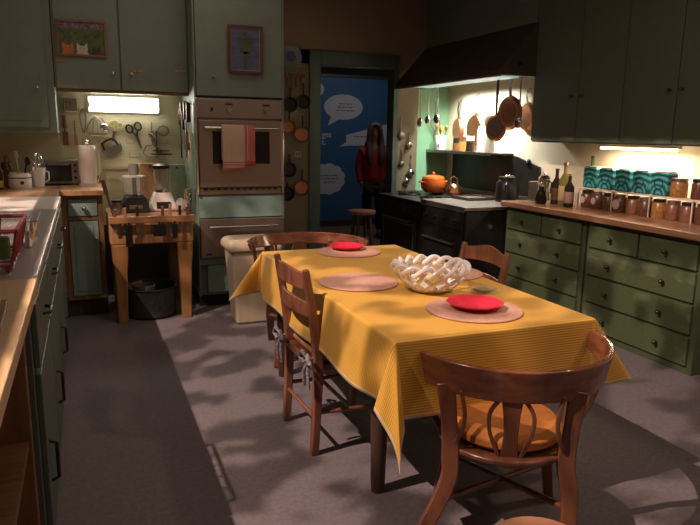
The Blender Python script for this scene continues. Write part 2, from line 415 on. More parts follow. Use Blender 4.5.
# red dish rack
t = thing('dish_rack', 'red wire dish rack standing on the steel sink', 'rack', (-.412, 2.42, .990))
REDW = mat('red_wire', (.26, .035, .042), .4)
b = MB()
def rr(z, sx, sy): return [(-sx, -sy, z), (sx, -sy, z), (sx, sy, z), (-sx, sy, z)]
for z, sx, sy, q in ((.13, .205, .20, .007), (.02, .185, .185, .005)):
    p = rr(z, sx, sy)
    for k in range(4): b.tube([p[k], p[(k + 1) % 4]], q)
for k in range(6):
    f = -1 + 2 * k / 5
    for sg in (-1, 1):
        b.tube([(sg * .205, f * .20, .13), (sg * .185, f * .185, .02)], .004, 6); b.tube([(f * .205, sg * .20, .13), (f * .185, sg * .185, .02)], .004, 6)
    b.tube([(-.185, f * .185, .02), (.185, f * .185, .02)], .003, 6)
b.out('wire_frame', REDW, t, smooth=True)
for sx in (-1, 1):
    for sy in (-1, 1): MB().ball((sx * .175, sy * .175, .009), .0115).out('foot', REDW, t)
t = thing('plate', 'white plate standing in the red dish rack', 'plate', (-.40, 2.50, 1.112))
b = MB().lathe([(.0, 0), (.06, .002), (.10, .014), (.10, .018), (.055, .007), (0, .006)])
o = b.out('dish', CERAM, t, smooth=True); o.rotation_euler = (R(82), 0, 0)
tag(MB().box(-.30, -.24, 2.30, 2.38, 1.016, 1.085).out('sponge', mat('green_sponge', (.07, .12, .03), .9), bevel=.01), 'green sponge lying inside the red dish rack', 'sponge')
# two little steel cups by the sink
for i, (x, y, lab) in enumerate(((-.222, 3.06, 'small shiny steel cup beside the red rack, the farther one'), (-.216, 2.74, 'small shiny steel cup beside the red rack, the nearer one'))):
    t = thing('cup', lab, 'cup', (x, y, .987), 0, 'steel cups by the sink')
    MB().lathe([(.0, 0), (.018, 0), (.027, .055), (.024, .055), (.016, .006), (0, .006)]).out('bowl', CHROME, t, smooth=True)

# ------------------------------------------------------------------ items on back worktop
ZT = .988
t = thing('paper_towel_roll', 'tall white paper towel roll on a stand beside the toaster', 'paper towel', (.03, 5.68, ZT))
MB().lathe([(0, 0), (.07, 0), (.072, .012), (.02, .016), (0, .016)]).out('base', WHITEP, t, smooth=True)
MB().lathe([(.02, .018), (.062, .018), (.062, .315), (.02, .315)]).out('roll', PAPER, t, smooth=True)
MB().cyl((0, 0, .016), (0, 0, .335), .008).ball((0, 0, .345), .016).out('rod', CHROME, t, smooth=True)
B(.064, .067, -.02, .02, .03, .30).out('loose_sheet', PAPER, t) if 0 else MB().sweep([(.066, -.0, .02), (.085, 0, .08), (.092, 0, .17), (.085, 0, .25), (.066, 0, .30)], .05, .003, (1, 0, 0)).out('loose_sheet', PAPER, t, smooth=True)
t = thing('toaster_oven', 'dark steel toaster oven behind the paper towel roll', 'toaster', (-.165, 5.865, ZT))
B(-.135, .125, -.12, .10, .01, .20).out('body', STEELD, t, .008)
d = B(-.12, .07, -.128, -.12, .03, .17).out('glass_door', OVENGL, t, .003); MB().tube([(-.10, -.128, .165), (-.10, -.15, .165), (.05, -.15, .165), (.05, -.128, .165)], .005).out('handle', STEEL, d)
for z in (.06, .11, .16): MB().cyl((.098, -.12, z), (.098, -.135, z), .012).out('knob', BLACKP, t)
for x in (-.12, .11):
    for y in (-.1, .09): MB().cyl((x, y, 0), (x, y, .012), .01).out('foot', BLACKP, t)
t = thing('pitcher', 'white pitcher holding a round whisk between crock and toaster', 'pitcher', (-.335, 5.66, ZT))
MB().lathe([(0, 0), (.040, 0), (.045, .06), (.055, .145), (.051, .145), (.042, .06), (.036, .006), (0, .006)]).out('body', CERAM, t, smooth=True)
MB().tube([(.045, 0, .12), (.075, 0, .11), (.075, 0, .05), (.043, 0, .03)], .006).out('handle', CERAM, t, smooth=True)
t = thing('whisk', 'shiny steel wire whisk standing in the white pitcher', 'whisk', (-.335, 5.66, ZT + .01))
MB().cyl((0, 0, 0), (0, 0, .14), .007).out('handle', CHROME, t)
b = MB()
for k in range(5):
    a = PI * k / 5
    b.tube([(math.cos(a) * .042 * math.sin(PI * j / 10), math.sin(a) * .042 * math.sin(PI * j / 10), .14 + .11 * j / 10) for j in range(11)] + [(-math.cos(a) * .042 * math.sin(PI * j / 10), -math.sin(a) * .042 * math.sin(PI * j / 10), .14 + .11 * j / 10) for j in range(9, -1, -1)], .003, 6)
b.out('wires', CHROME, t, smooth=True)
t = thing('crock', 'wide off-white stoneware crock with a blue mark and band', 'crock', (-.455, 5.52, ZT))
MB().lathe([(0, 0), (.075, 0), (.08, .02), (.08, .095), (.074, .105), (.076, .115), (.066, .115), (.068, .02), (0, .012)]).out('body', CERAM, t, smooth=True)
MB().lathe([(.0805, .075), (.0812, .077), (.0812, .081), (.0805, .083)], caps=False).out('band', BLACKP, t)
MB().ball((.02, -.079, .045), .014, (1, .2, 1)).out('printed_mark', mat('blue_print', (.03, .04, .08), .5), t)
rr_ = [(-.04, .01, .24, CHAIRD, 'wooden spatula', 'dark wooden spatula leaning left in the white crock'), (-.01, .03, .27, mat('pale_green_spoon', (.33, .33, .14), .5), 'spatula', 'pale green spatula leaning in the white crock'),
       (.03, .02, .22, IRON, 'spoon', 'thin black spoon standing in the white crock'), (.05, -.02, .17, CHROME, 'ladle', 'short shiny ladle at the right of the white crock'), (-.05, -.02, .18, IRON, 'turner', 'short black turner at the left of the white crock')]
for i, (dx, dy, h, mm, nm, lab) in enumerate(rr_):
    t = thing(nm.replace(' ', '_'), lab, nm, (-.455 + dx * .5, 5.52 + dy, ZT + .014))
    MB().tube([(0, 0, 0), (dx * 1.2, 0, h * .75)], .006).out('handle', mm, t)
    MB().ball((dx * 1.5, 0, h * .85), .024, (.8, .25, 1.4)).out('head', mm, t, smooth=True)
t = thing('oil_bottle', 'dark bottle of yellow oil at the left end of back worktop', 'bottle', (-.60, 5.42, ZT))
MB().lathe([(0, 0), (.04, 0), (.042, .01), (.042, .12), (.014, .17), (.014, .21), (0, .21)]).out('body', DARKGL, t, smooth=True)
MB().lathe([(.0425, .015), (.0432, .02), (.0432, .06), (.0425, .065)], caps=False).out('label', mat('yellow_label', (.45, .28, .04), .5), t)
MB().cyl((0, 0, .21), (0, 0, .235), .015).out('cap', BLACKP, t)
t = thing('wooden_block', 'reddish wooden knife block leaning behind the white crock', 'knife block', (-.55, 5.72, ZT))
MB().prism([(-.04, 0), (.05, 0), (.03, .16), (-.06, .14)], 'x', -.03, .03).out('block', CHAIRW, t, .003)
for k in range(2): MB().cyl((-.012 + .026 * k, -.02, .15), (-.012 + .026 * k, -.035, .22), .009).out('knife_handle', BLACKP, t)

# ------------------------------------------------------------------ pegboard tools
YP = YB - .003
def hang(name, label, cat, x, z, group=None):
    t = thing(name, label, cat, (x, YP, z), 0, group)
    return t
def peg(t, m=STEELD): MB().cyl((0, .003, 0), (0, -.03, 0), .004, seg=8).out('hook', m, t)
t = hang('wall_timer', 'square grey kitchen timer with a round dial on the pegboard', 'timer', -.075, 1.57)
B(-.052, .052, -.05, 0, 0, .11).out('case', CHROME, t, .008); MB().cyl((0, -.05, .055), (0, -.056, .055), .038).out('dial', STEELD, t); MB().box(-.003, .003, -.06, -.056, .055, .085).out('pointer', IRON, t)
t = hang('rolling_cutter', 'long brown wooden tool hanging at the left edge of the pegboard', 'tool', -.128, 1.54)
peg(t); MB().cyl((0, -.02, .0), (0, -.02, -.10), .014, .018).cyl((0, -.02, -.10), (0, -.02, -.13), .006).box(-.022, .022, -.024, -.016, -.24, -.13).out('shaft', CHAIRD, t, smooth=True)
t = hang('spatula', 'slim wooden spatula hanging below the grey timer', 'spatula', -.05, 1.50)
peg(t); MB().cyl((0, -.015, .0), (0, -.015, -.12), .007).box(-.015, .015, -.018, -.013, -.20, -.12).out('shaft', PINE, t)
t = hang('tongs', 'narrow grey metal tongs hanging left of the tube lamp', 'tongs', .015, 1.60)
peg(t); b = MB()
for s in (-1, 1): b.sweep([(0, -.015, .0), (s * .022, -.015, -.05), (s * .018, -.015, -.12), (s * .004, -.015, -.20)], .010, .004, (0, 1, 0))
b.out('arms', STEELD, t)
t = hang('pastry_blender', 'large pale wire and steel jelly-bag stand on the pegboard below the lamp', 'strainer', .125, 1.55)
peg(t)
b = MB()
for s in (-1, 1): b.tube([(0, -.02, .0), (s * .04, -.03, -.03), (s * .075, -.03, -.09), (s * .09, -.03, -.14)], .006)
for k in range(-1, 2): b.tube([(0, -.02, 0), (k * .03, -.045, -.06), (k * .04, -.05, -.14)], .004)
b.out('frame', STEEL, t, smooth=True)
MB().prism([(-.095, -.14), (.095, -.14), (.06, -.165), (-.06, -.165)], 'y', -.055, -.01).out('base', CHROME, t, .004)
MB().ball((.05, -.045, -.10), .035, (1, .3, 1)).out('guard', CHROME, t, smooth=True)
t = hang('dough_scraper', 'dark half-moon chopper with a loop handle hanging tilted on the pegboard', 'chopper', .20, 1.345)
b = MB(); M = Matrix.Rotation(R(-22), 4, 'Y')
b.prism([(.085 * math.cos(a), -.085 - .055 * math.sin(a)) for a in [PI * k / 12 for k in range(13)]] + [(-.085, -.06), (.085, -.06)], 'y', -.02, -.014)
b._x(b.bm.verts, M); b.out('blade', STEELD, t)
b = MB(); b.tube([(-.06, -.017, -.065), (-.055, -.017, -.01), (-.02, -.017, .0), (.03, -.017, .0), (.05, -.017, -.02), (.06, -.017, -.065)], .009); b._x(b.bm.verts, M); b.out('handle', IRON, t, smooth=True)
peg(t)
def scissors(name, label, x, z, s, tilt, m1, m2):
    t = hang(name, label, 'scissors', x, z); M = Matrix.Rotation(tilt, 4, 'Y')
    for sg in (-1, 1):
        b = MB()
        c = (sg * .034 * s, -.012, -.03 * s)
        b.tube([(c[0] + .024 * s * math.cos(2 * PI * k / 16), c[1], c[2] + .031 * s * math.sin(2 * PI * k / 16)) for k in range(16)], .0065 * s, 8, True)
        b.tube([(sg * .024 * s, -.012, -.058 * s), (-sg * .004 * s, -.012, -.10 * s)], .006 * s)
        b._x(b.bm.verts, M); b.out('finger_loop', m1, t, smooth=True)
        b = MB(); b.prism([(sg * .008 * s, -.09 * s), (-sg * .012 * s, -.09 * s), (-sg * .012 * s, -.15 * s), (-sg * .002 * s, -.215 * s)], 'y', -.016, -.009)
        b._x(b.bm.verts, M); b.out('blade', m2, t)
    peg(t)
scissors('scissors', 'pale yellow-handled scissors hanging below the tube lamp', .28, 1.50, .85, R(15), mat('pale_handle', (.62, .50, .22), .4), STEEL)
scissors('scissors', 'large black scissors hanging open-looped on the pegboard', .405, 1.485, 1.1, R(-18), IRON, STEELD)
t = hang('can_opener', 'dark steel can opener hanging right of the black scissors', 'opener', .565, 1.50)
peg(t); b = MB(); b.cyl((0, -.02, 0), (-.004, -.02, -.07), .006).cyl((0, -.02, -.14), (0, -.02, -.19), .011, .006); b.out('shaft', STEELD, t, smooth=True)
MB().cyl((0, -.01, -.10), (0, -.04, -.10), .03, seg=12).out('wheel', STEEL, t, smooth=True); MB().tube([(-.03, -.04, -.08), (.0, -.05, -.10), (.03, -.04, -.13)], .007).out('lever', CHROME, t)
t = hang('flour_sifter', 'dull round wire sieve hanging at the right of the lamp', 'sieve', .66, 1.48)
peg(t); MB().tube([(.045 * math.cos(2 * PI * k / 20), -.02, -.05 + .04 * math.sin(2 * PI * k / 20)) for k in range(20)], .006, 8, True).out('rim', STEELD, t, smooth=True)
b = MB()
for k in range(-3, 4): b.tube([(k * .012, -.02, -.05 - .038), (k * .012, -.05, -.05), (k * .012, -.02, -.05 + .038)], .0016, 5)
b.out('mesh', STEEL, t)
t = hang('lid_rack', 'wire lid rack holding dark pan lids above the blender', 'rack', .60, 1.30)
MB().tube([(-.115, -.02, -.06), (-.09, -.03, .0), (-.03, -.03, .01), (.04, -.03, -.04), (.0, -.03, -.10), (-.09, -.03, -.09), (-.115, -.02, -.06)], .006).out('loop', STEELD, t, smooth=True)
B(-.006, .006, -.03, 0, -.06, .13).out('post', DARKW, t)
for z, w in ((-.045, .07), (-.075, .09)):
    MB().lathe([(0, 0), (w, .002), (w, .01), (0, .014)], (.03, -.10, z)).out('lid', IRON, t, smooth=True)
def umark(x0, x1, z0, z1):
    b = MB(); w = .003
    b.box(x0, x0 + w, YB - .002, YB - .0002, z0, z1); b.box(x1 - w, x1, YB - .002, YB - .0002, z0, z1); b.box(x0, x1, YB - .002, YB - .0002, z0, z0 + w)
    return b
m_ = umark(.35, .42, 1.32, 1.36)
for a in ((.37, .46, 1.20, 1.24), (-.0, .06, 1.18, 1.36), (.62, .70, 1.32, 1.36)): 
    k = umark(*a); me = bpy.data.meshes.new('x'); k.bm.to_mesh(me); m_.bm.from_mesh(me); k.bm.free()
struct(m_.out('trim_2', mat('marker_line', (.22, .19, .12), .7)))
struct(B(.13, .80, YB - .03, YB - .001, 0, .62).out('shade_panel', mat('painted_shade', (.05, .035, .025), .8)))  # dark sheet added to paint in the shade under the butcher block
struct(B(.13, .80, YB - .02, YB - .001, 1.10, 1.125).out('trim_3', mat('peg_ledge', (.42, .37, .24), .6)))

# ------------------------------------------------------------------ butcher block table
t = thing('butcher_block', 'small wooden butcher block table with knives in its rear slot', 'butcher block', (.445, 5.27, 0))
# slab
b = MB(); b.box(-.30, .30, -.27, .47, .60, .775); b.out('block', PINE, t, .012)
b = MB(); b.box(-.305, .305, -.335, -.315, .765, .815); b.box(-.305, -.285, -.315, -.27, .765, .815); b.box(.285, .305, -.315, -.27, .765, .815); b.box(-.305, .305, .2, .24, .78, .80)
b.out('front_rail', OAK, t, .004)
B(-.30, .30, -.27, .47, .777, .795).out('top_board', OAK, t, .004)
for sx in (-1, 1):
    for y in (-.22, .42):
        MB().loops([[(sx * .235 - w, y - w, z), (sx * .235 + w, y - w, z), (sx * .235 + w, y + w, z), (sx * .235 - w, y + w, z)] for z, w in ((.60, .058), (.50, .055), (.40, .046), (.0, .034))]).out('leg', LEGW, t, .006)
for k, (x, h) in enumerate(((-.26, .07), (-.19, .08), (-.105, .095), (.075, .085), (.13, .10), (.20, .09), (.255, .08))):
    labs = ['leftmost', 'second', 'third', 'fourth', 'fifth', 'sixth', 'rightmost']
    kt = thing('knife', 'kitchen knife slotted upright in the butcher block front, %s of seven' % labs[k], 'knife', (.445 + x, 4.958, .70), 0, 'knives in the butcher block rail')
    B(-.013, .013, .008, .011, 0, .115).out('blade', STEELD, kt); B(-.010, .010, -.002, .020, .115, .115 + h * .8).out('handle', (CHAIRD, OAK, IRON)[k % 3], kt, .004)
for k, (x, l, lab) in enumerate(((-.17, .17, 'wide dark cleaver hanging on the butcher block front, left'), (.045, .10, 'square black cleaver blade hanging on the middle of butcher block'), (.155, .12, 'narrow dark cleaver hanging on the butcher block front, right'))):
    kt = thing('cleaver', lab, 'cleaver', (.445 + x, 4.9295, .765 - l))
    w = (.025, .045, .018)[k]
    B(-w, w, -.003, .003, 0, l - .012).out('blade', IRON, kt); B(-.006, .006, -.003, .006, l - .012, l + .01).out('tang', IRON, kt)
# basket under it
t = thing('basket', 'dark round wire basket on the floor under the butcher block', 'basket', (.43, 5.20, 0))
MB().lathe([(0, .005), (.17, .005), (.185, .02), (.20, .22), (.208, .235), (.196, .235), (.19, .22), (.175, .03), (0, .02)]).out('body', PAD, t, smooth=True)
MB().tube([(.203 * math.cos(2 * PI * k / 30), .203 * math.sin(2 * PI * k / 30), .235) for k in range(30)], .008, 8, True).out('rim', IRON, t, smooth=True)
t = thing('mortar', 'small pale stone mortar inside the dark basket', 'mortar', (.38, 5.22, .022))
MB().lathe([(0, 0), (.05, 0), (.045, .03), (.08, .10), (.09, .22), (.08, .22), (.06, .12), (0, .08)]).out('bowl', mat('dull_stone', (.16, .13, .09), .8), t, smooth=True)
t = thing('pestle', 'brown pestle leaning out of the basket towards the left leg', 'pestle', (.34, 5.20, .13))
MB().cyl((0, 0, 0), (-.12, -.03, .17), .018, .024).ball((-.12, -.03, .17), .03).out('shaft', CHAIRW, t, smooth=True)
# food processor
ZB = .797
t = thing('food_processor', 'food processor with black base and clear bowl on the butcher block', 'food processor', (.36, 5.42, ZB))
MB().prism([(-.10, 0), (.10, 0), (.10, .07), (.07, .13), (-.07, .13), (-.10, .07)], 'y', -.10, .13).out('base', BLACKP, t, .012)
B(-.05, .05, -.105, -.10, .03, .06).out('control_panel', STEEL, t, .002)
MB().lathe([(.07, .135), (.078, .14), (.085, .27), (.082, .27), (.074, .145)]).out('bowl', GLASS, t, smooth=True)
MB().lathe([(0, .272), (.088, .272), (.088, .282), (.05, .288), (0, .288)]).out('bowl_lid', mat('milky_plastic', (.6, .6, .55), .3, trans=.4), t, smooth=True)
MB().lathe([(.035, .288), (.038, .29), (.038, .375), (.034, .375), (.034, .29)]).out('feed_tube', mat('smoky_plastic', (.35, .33, .30), .2, trans=.5), t, smooth=True)
MB().cyl((0, 0, .13), (0, 0, .265), .017).out('spindle', BLACKP, t, smooth=True)
# blender
t = thing('blender', 'white based blender with a glass jar on the butcher block', 'blender', (.575, 5.47, ZB))
MB().loops([[(-w, -d, z), (w, -d, z), (w, d, z), (-w, d, z)] for z, w, d in ((0, .105, .09), (.02, .11, .095), (.09, .085, .075), (.145, .065, .06))]).out('base', WHITEP, t, .008)
B(-.055, .055, -.098, -.083, .02, .075).out('control_panel', BLACKP, t, .004)
b = MB().lathe([(0, .15), (.048, .15), (.05, .17), (.066, .33), (.062, .33), (.046, .175), (0, .165)]); b.out('jar', GLASS, t, smooth=True)
MB().lathe([(0, .335), (.068, .335), (.07, .36), (.03, .375), (0, .375)]).out('jar_lid', IRON, t, smooth=True)
MB().lathe([(0, .147), (.055, .147), (.055, .165), (.0, .165)]).out('collar', CHROME, t, smooth=True)
def leaning(name, label, x0, x1, h, m, y=5.93, hole=True):
    t = thing(name, label, 'board', ((x0 + x1) / 2, y, ZB)); t.rotation_euler = (R(-6), 0, 0)
    w = (x1 - x0) / 2
    B(-w, w, 0, .018, 0, h).out('board', m, t, .01)
    MB().cyl((0, -.001, h - .03), (0, .0, h - .03), .009).out('hanging_hole', SHADOW, t)
leaning('cutting_board', 'orange-brown wooden board leaning behind the food processor and blender', .43, .60, .37, PINE, 5.67)
leaning('cutting_board', 'grey-green glass board leaning at the right of the blender', .665, .795, .36, mat('sage_board', (.30, .36, .24), .4), 5.67)
t = thing('oven_mitt', 'crumpled white cloth mitt on the right of the butcher block', 'mitt', (.70, 5.33, ZB))
b = MB(); b.ball((0, 0, .055), .045, (.9, .6, 1.2), 14).ball((.035, 0, .05), .02, (.9, .6, 1.6), 12); b.out('cloth', PAPER, t, smooth=True)
t = thing('knife_steel', 'dark rod-like sharpening steel leaning at the left of the food processor', 'steel', (.185, 5.18, ZB))
MB().cyl((0, 0, .0), (-.04, 0, .16), .009).cyl((-.04, 0, .16), (-.065, 0, .27), .015).out('rod', DARKW, t, smooth=True)
t = thing('canister', 'small dark metal tin beside the food processor', 'tin', (.215, 5.30, ZB))
MB().lathe([(0, 0), (.035, 0), (.035, .09), (.0, .09)]).out('body', STEELD, t, smooth=True); MB().lathe([(0, .09), (.037, .09), (.037, .105), (0, .108)]).out('lid', IRON, t, smooth=True)
# knives hanging on the oven cabinet's side
XS = .815
specs = [(5.80, 1.62, .42, IRON, CHAIRD, 'longest black-bladed knife on the side of oven cabinet'), (5.70, 1.66, .34, STEEL, CHAIRW, 'steel carving knife hanging beside the longest blade'),
         (5.60, 1.58, .30, STEEL, IRON, 'mid-length steel knife with black grip on oven cabinet side'), (5.50, 1.66, .44, STEELD, CHAIRW, 'brown-handled slicer hanging near the oven edge'),
         (5.42, 1.42, .30, CHROME, COPPERD, 'copper-handled strainer spoon hanging low on the oven cabinet side'), (5.34, 1.64, .30, CHROME, IRON, 'bright ladle hanging nearest the oven front edge')]
for y, z, l, m1, m2, lab in specs:
    t = thing('hanging_knife', lab, 'knife', (XS, y, z), 0)
    MB().cyl((0, 0, 0), (-.03, 0, 0), .004).out('hook', STEEL, t)
    MB().box(-.046, -.014, -.012, .012, -.14, .01).out('handle', m2, t, .004)
    MB().prism([(-.02, -.14), (.02, -.14), (.018, -l * .9), (-.005, -l)], 'x', -.034, -.026).out('blade', m1, t)
t = thing('measuring_cups', 'stack of shiny measuring cups hanging low on the oven cabinet side', 'cups', (XS, 5.40, .97))
MB().cyl((0, 0, 0), (-.05, 0, 0), .004).out('hook', STEEL, t)
for k in range(3): MB().lathe([(0, 0), (.03, 0), (.034, .035), (.031, .035), (0, .004)], (-.045, 0, -.035 - .04 * k)).out('cup', CHROME, t, smooth=True)

# ------------------------------------------------------------------ oven cabinet
o3 = Vector((1.17, 5.25, 0))
t = thing('oven_cabinet', 'tall teal cabinet column that houses the wall oven and drawer', 'cabinet', o3)
b = MB(); b.box(-.35, -.335, 0, .74, .10, 2.94); b.box(.355, .37, 0, .74, .10, 2.94); b.box(-.335, .355, .6, .74, .10, 2.94)
b.box(-.335, .355, .04, .6, .10, .43); b.box(-.335, .355, .04, .6, .755, .93); b.box(-.335, .355, .04, .6, 1.70, 2.94)
b.out('body', TEAL, t, .003)
B(-.34, .36, .08, .7, 0, .10).out('kick', SHADOW, t)
B(-.335, .355, .0, .04, .745, .93).out('middle_panel', BLUEG, t, .003)
B(-.335, .355, .0, .04, .36, .42).out('lower_rail', TEAL, t, .003)
d = B(-.28, .355, .005, .04, .13, .355).out('lower_door', BLUEG, t, .003)
d = B(-.33, .352, .0, .04, 1.705, 2.92).out('door', TEALD, t, .003); knob(d, (-.20, 0, 1.85), (0, -1, 0), .012, BRASS)
# oven
t = thing('wall_oven', 'built-in stainless steel wall oven with two knobs and a window', 'oven', (1.17, 5.25, .935))
B(-.33, .35, .01, .55, .0, .755).out('body', STEELD, t)
B(-.345, .352, -.02, .01, .60, .745).out('control_panel', STEEL, t, .004)
b = MB(); b.box(-.352, -.335, -.028, .01, .0, .75); b.box(.342, .358, -.028, .01, .0, .75); b.out('side_trim', CHROME, t, .003)
for x in (-.085, .215):
    k = MB().cyl((x, -.02, .665), (x, -.045, .665), .024, .018, 20).box(x - .004, x + .004, -.05, -.045, .645, .685).out('knob', CHROME, t, smooth=True)
    B(x - .03, x + .03, -.0215, -.02, .70, .715).out('display', BLACKP, t)
B(-.23, -.21, -.0215, -.02, .65, .68).out('indicator', BLACKP, t)
d = B(-.33, .338, -.045, .01, .06, .585).out('door', STEEL, t, .005)
B(-.225, .235, -.048, -.045, .245, .50).out('window', OVENGL, d, .003)
MB().cyl((-.29, -.095, .525), (.295, -.095, .525), .010).cyl((-.27, -.045, .525), (-.27, -.095, .525), .008).cyl((.275, -.045, .525), (.275, -.095, .525), .008).out('handle', CHROME, d, smooth=True)
g = B(-.33, .34, -.015, .01, .0, .052).out('vent', STEEL, t, .002)
b = MB()
for k in range(12): b.box(-.30 + k * .052, -.30 + k * .052 + .035, -.0165, -.015, .036, .048)
b.out('slots', SHADOW, g)
# towel
def towel_mat():
    m, nt, b = newmat('striped_dishcloth')
    tc = nt.nodes.new('ShaderNodeTexCoord'); sp = nt.nodes.new('ShaderNodeSeparateXYZ'); nt.links.new(tc.outputs['Object'], sp.inputs[0])
    P_ = (.60, .12, .11); W_ = (.72, .58, .46)
    r1 = ramp(nt, sp.outputs[0], [(.0, W_), (.044, P_), (.066, W_), (.072, P_)]); r1.color_ramp.interpolation = 'CONSTANT'
    mz = nt.nodes.new('ShaderNodeMath'); mz.operation = 'ADD'; mz.inputs[1].default_value = .352; nt.links.new(sp.outputs[2], mz.inputs[0])
    r2 = ramp(nt, mz.outputs[0], [(0, P_), (.03, W_), (.045, P_), (.055, W_), (.065, P_), (.075, W_)]); r2.color_ramp.interpolation = 'CONSTANT'
    mx = nt.nodes.new('ShaderNodeMix'); mx.data_type = 'RGBA'; mx.blend_type = 'MULTIPLY'; mx.inputs[0].default_value = 1
    nt.links.new(r1.outputs[0], mx.inputs[6]); nt.links.new(r2.outputs[0], mx.inputs[7])
    g = nt.nodes.new('ShaderNodeGamma'); g.inputs[1].default_value = .62; nt.links.new(mx.outputs[2], g.inputs[0])
    nt.links.new(g.outputs[0], b.inputs['Base Color']); b.inputs['Roughness'].default_value = .9
    return m
t = thing('dishcloth', 'cream and pink striped dishcloth draped over the oven handle', 'cloth', (1.135, 5.155, 1.475))
for nm, x0, x1, zl in (('front_fold', -.128, .066, -.35), ('side_fold', .066, .132, -.31)):
    b = MB(); n = 14
    rings = []
    prof = [(.022, -.26), (.022, -.1), (.018, -.015), (.010, .004), (0, .008), (-.010, .004), (-.018, -.015)] + [(-.022 - .004 * math.sin(k), -.05 - (abs(zl) - .05) * k / 8) for k in range(9)]
    for i in range(n + 1):
        x = x0 + (x1 - x0) * i / n; wv = .004 * math.sin(i * 1.1)
        rings.append([(x, y + wv * min(1, abs(z) * 6) + (-.003 if nm == 'side_fold' else 0), z + (x - x0) * .12 * (1 if z < zl * .8 else 0)) for y, z in prof])
    b.loops(rings, False, False)
    o = b.out(nm, towel_mat(), t, smooth=True); sm = o.modifiers.new('s', 'SOLIDIFY'); sm.thickness = .003
# warming drawer
t = thing('warming_drawer', 'stainless drawer front with a long bar handle below the oven', 'drawer', (1.17, 5.248, .425))
B(-.335, .355, -.03, .0, .0, .315).out('front', STEEL, t, .004)
MB().cyl((-.27, -.075, .255), (.29, -.075, .255), .009).cyl((-.24, -.03, .255), (-.24, -.075, .255), .007).cyl((.26, -.03, .255), (.26, -.075, .255), .007).out('handle', CHROME, t, smooth=True)
B(-.30, -.25, -.0315, -.03, .02, .035).out('badge', BLACKP, t)
# trash bin
t = thing('trash_bin', 'tall cream plastic kitchen bin in front of the oven cabinet', 'bin', (1.14, 4.80, 0))
MB().loops([[(sx * w, sy * d, z) for sx, sy in ((-1, -1), (1, -1), (1, 1), (-1, 1))] for z, w, d in ((0, .135, .11), (.02, .14, .115), (.57, .175, .15))]).out('body', BIN, t, .02)
MB().loops([[(sx * w, sy * d, z) for sx, sy in ((-1, -1), (1, -1), (1, 1), (-1, 1))] for z, w, d in ((.565, .195, .17), (.60, .20, .175), (.635, .185, .16), (.65, .15, .13))]).out('lid', BIN, t, .012)

# ------------------------------------------------------------------ pan strip left of the doorway
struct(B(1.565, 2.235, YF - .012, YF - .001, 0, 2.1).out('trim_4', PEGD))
def pan(x, z, r, hl, m, label, y=YF - .014):
    t = thing('frying_pan', label, 'pan', (x, y, z))
    b = MB().lathe([(0, 0), (r * .8, 0), (r, .03), (r * .96, .03), (r * .78, .005), (0, .005)]); b._x(b.bm.verts, Matrix.Rotation(R(90), 4, 'X') @ Matrix.Translation((0, -(r + hl), .006)))
    b.out('dish', m, t, smooth=True)
    MB().sweep([(0, -.025, -hl - .01), (0, -.03, -hl * .5), (0, -.025, -.01)], .016, .006, (0, 1, 0)).out('handle', IRON, t)
    MB().cyl((0, 0, 0), (0, -.04, 0), .004).out('hook', STEEL, t)
pan(2.165, 1.95, .070, .13, IRON, 'small black pan hanging at the top of the strip left of doorway')
pan(2.155, 1.62, .085, .12, COPPERD, 'copper-brown pan in the middle of the strip beside the doorway')
pan(2.02, 1.90, .075, .11, IRON, 'dark skillet beside the oven, upper of two near its edge')
pan(2.01, 1.66, .07, .10, COPPERD, 'brown skillet beside the oven below the dark one')
pan(2.15, 1.06, .085, .12, COPPERD, 'reddish copper pan hanging below the wall socket')
pan(2.01, 1.22, .075, .10, IRON, 'black skillet level with the socket beside the oven column')
pan(1.985, .93, .075, .06, IRON, 'large black skillet lowest beside the oven column')
t = thing('wall_socket', 'cream wall socket plate on the tan strip beside the doorway', 'socket', (2.11, YF - .013, 1.21))
B(-.035, .035, -.006, 0, -.03, .03).out('plate', mat('socket_cream', (.42, .37, .27), .5), t, .003)
for x in (-.014, .014): B(x - .005, x + .005, -.0075, -.006, -.012, .01).out('slot', BLACKP, t)
t = thing('wall_plate', 'pale blue decorative plate hung high between cabinet and doorway', 'plate', (2.035, YF - .004, 2.2))
b = MB().lathe([(0, 0), (.075, .002), (.115, .02), (.115, .026), (.07, .010), (0, .008)]); b._x(b.bm.verts, Matrix.Rotation(R(90), 4, 'X')); b.out('dish', mat('pale_blue_glaze', (.20, .23, .26), .3), t, smooth=True)
b = MB().lathe([(.05, .011), (.055, .012), (.055, .014), (.05, .014)]); b._x(b.bm.verts, Matrix.Rotation(R(90), 4, 'X')); b.out('ring_pattern', mat('blue_pattern', (.06, .09, .2), .3), t)
t = thing('trivet', 'dark brown rack of small tools at top of the pan strip', 'rack', (2.07, YF - .013, 1.99))
B(-.11, .12, -.02, 0, 0, .04).out('bar', CHAIRD, t, .003)
for k in range(4): MB().cyl((-.08 + .05 * k, -.012, 0), (-.08 + .05 * k, -.012, -.10 - .02 * (k % 2)), .008).out('tool', CHAIRD, t)

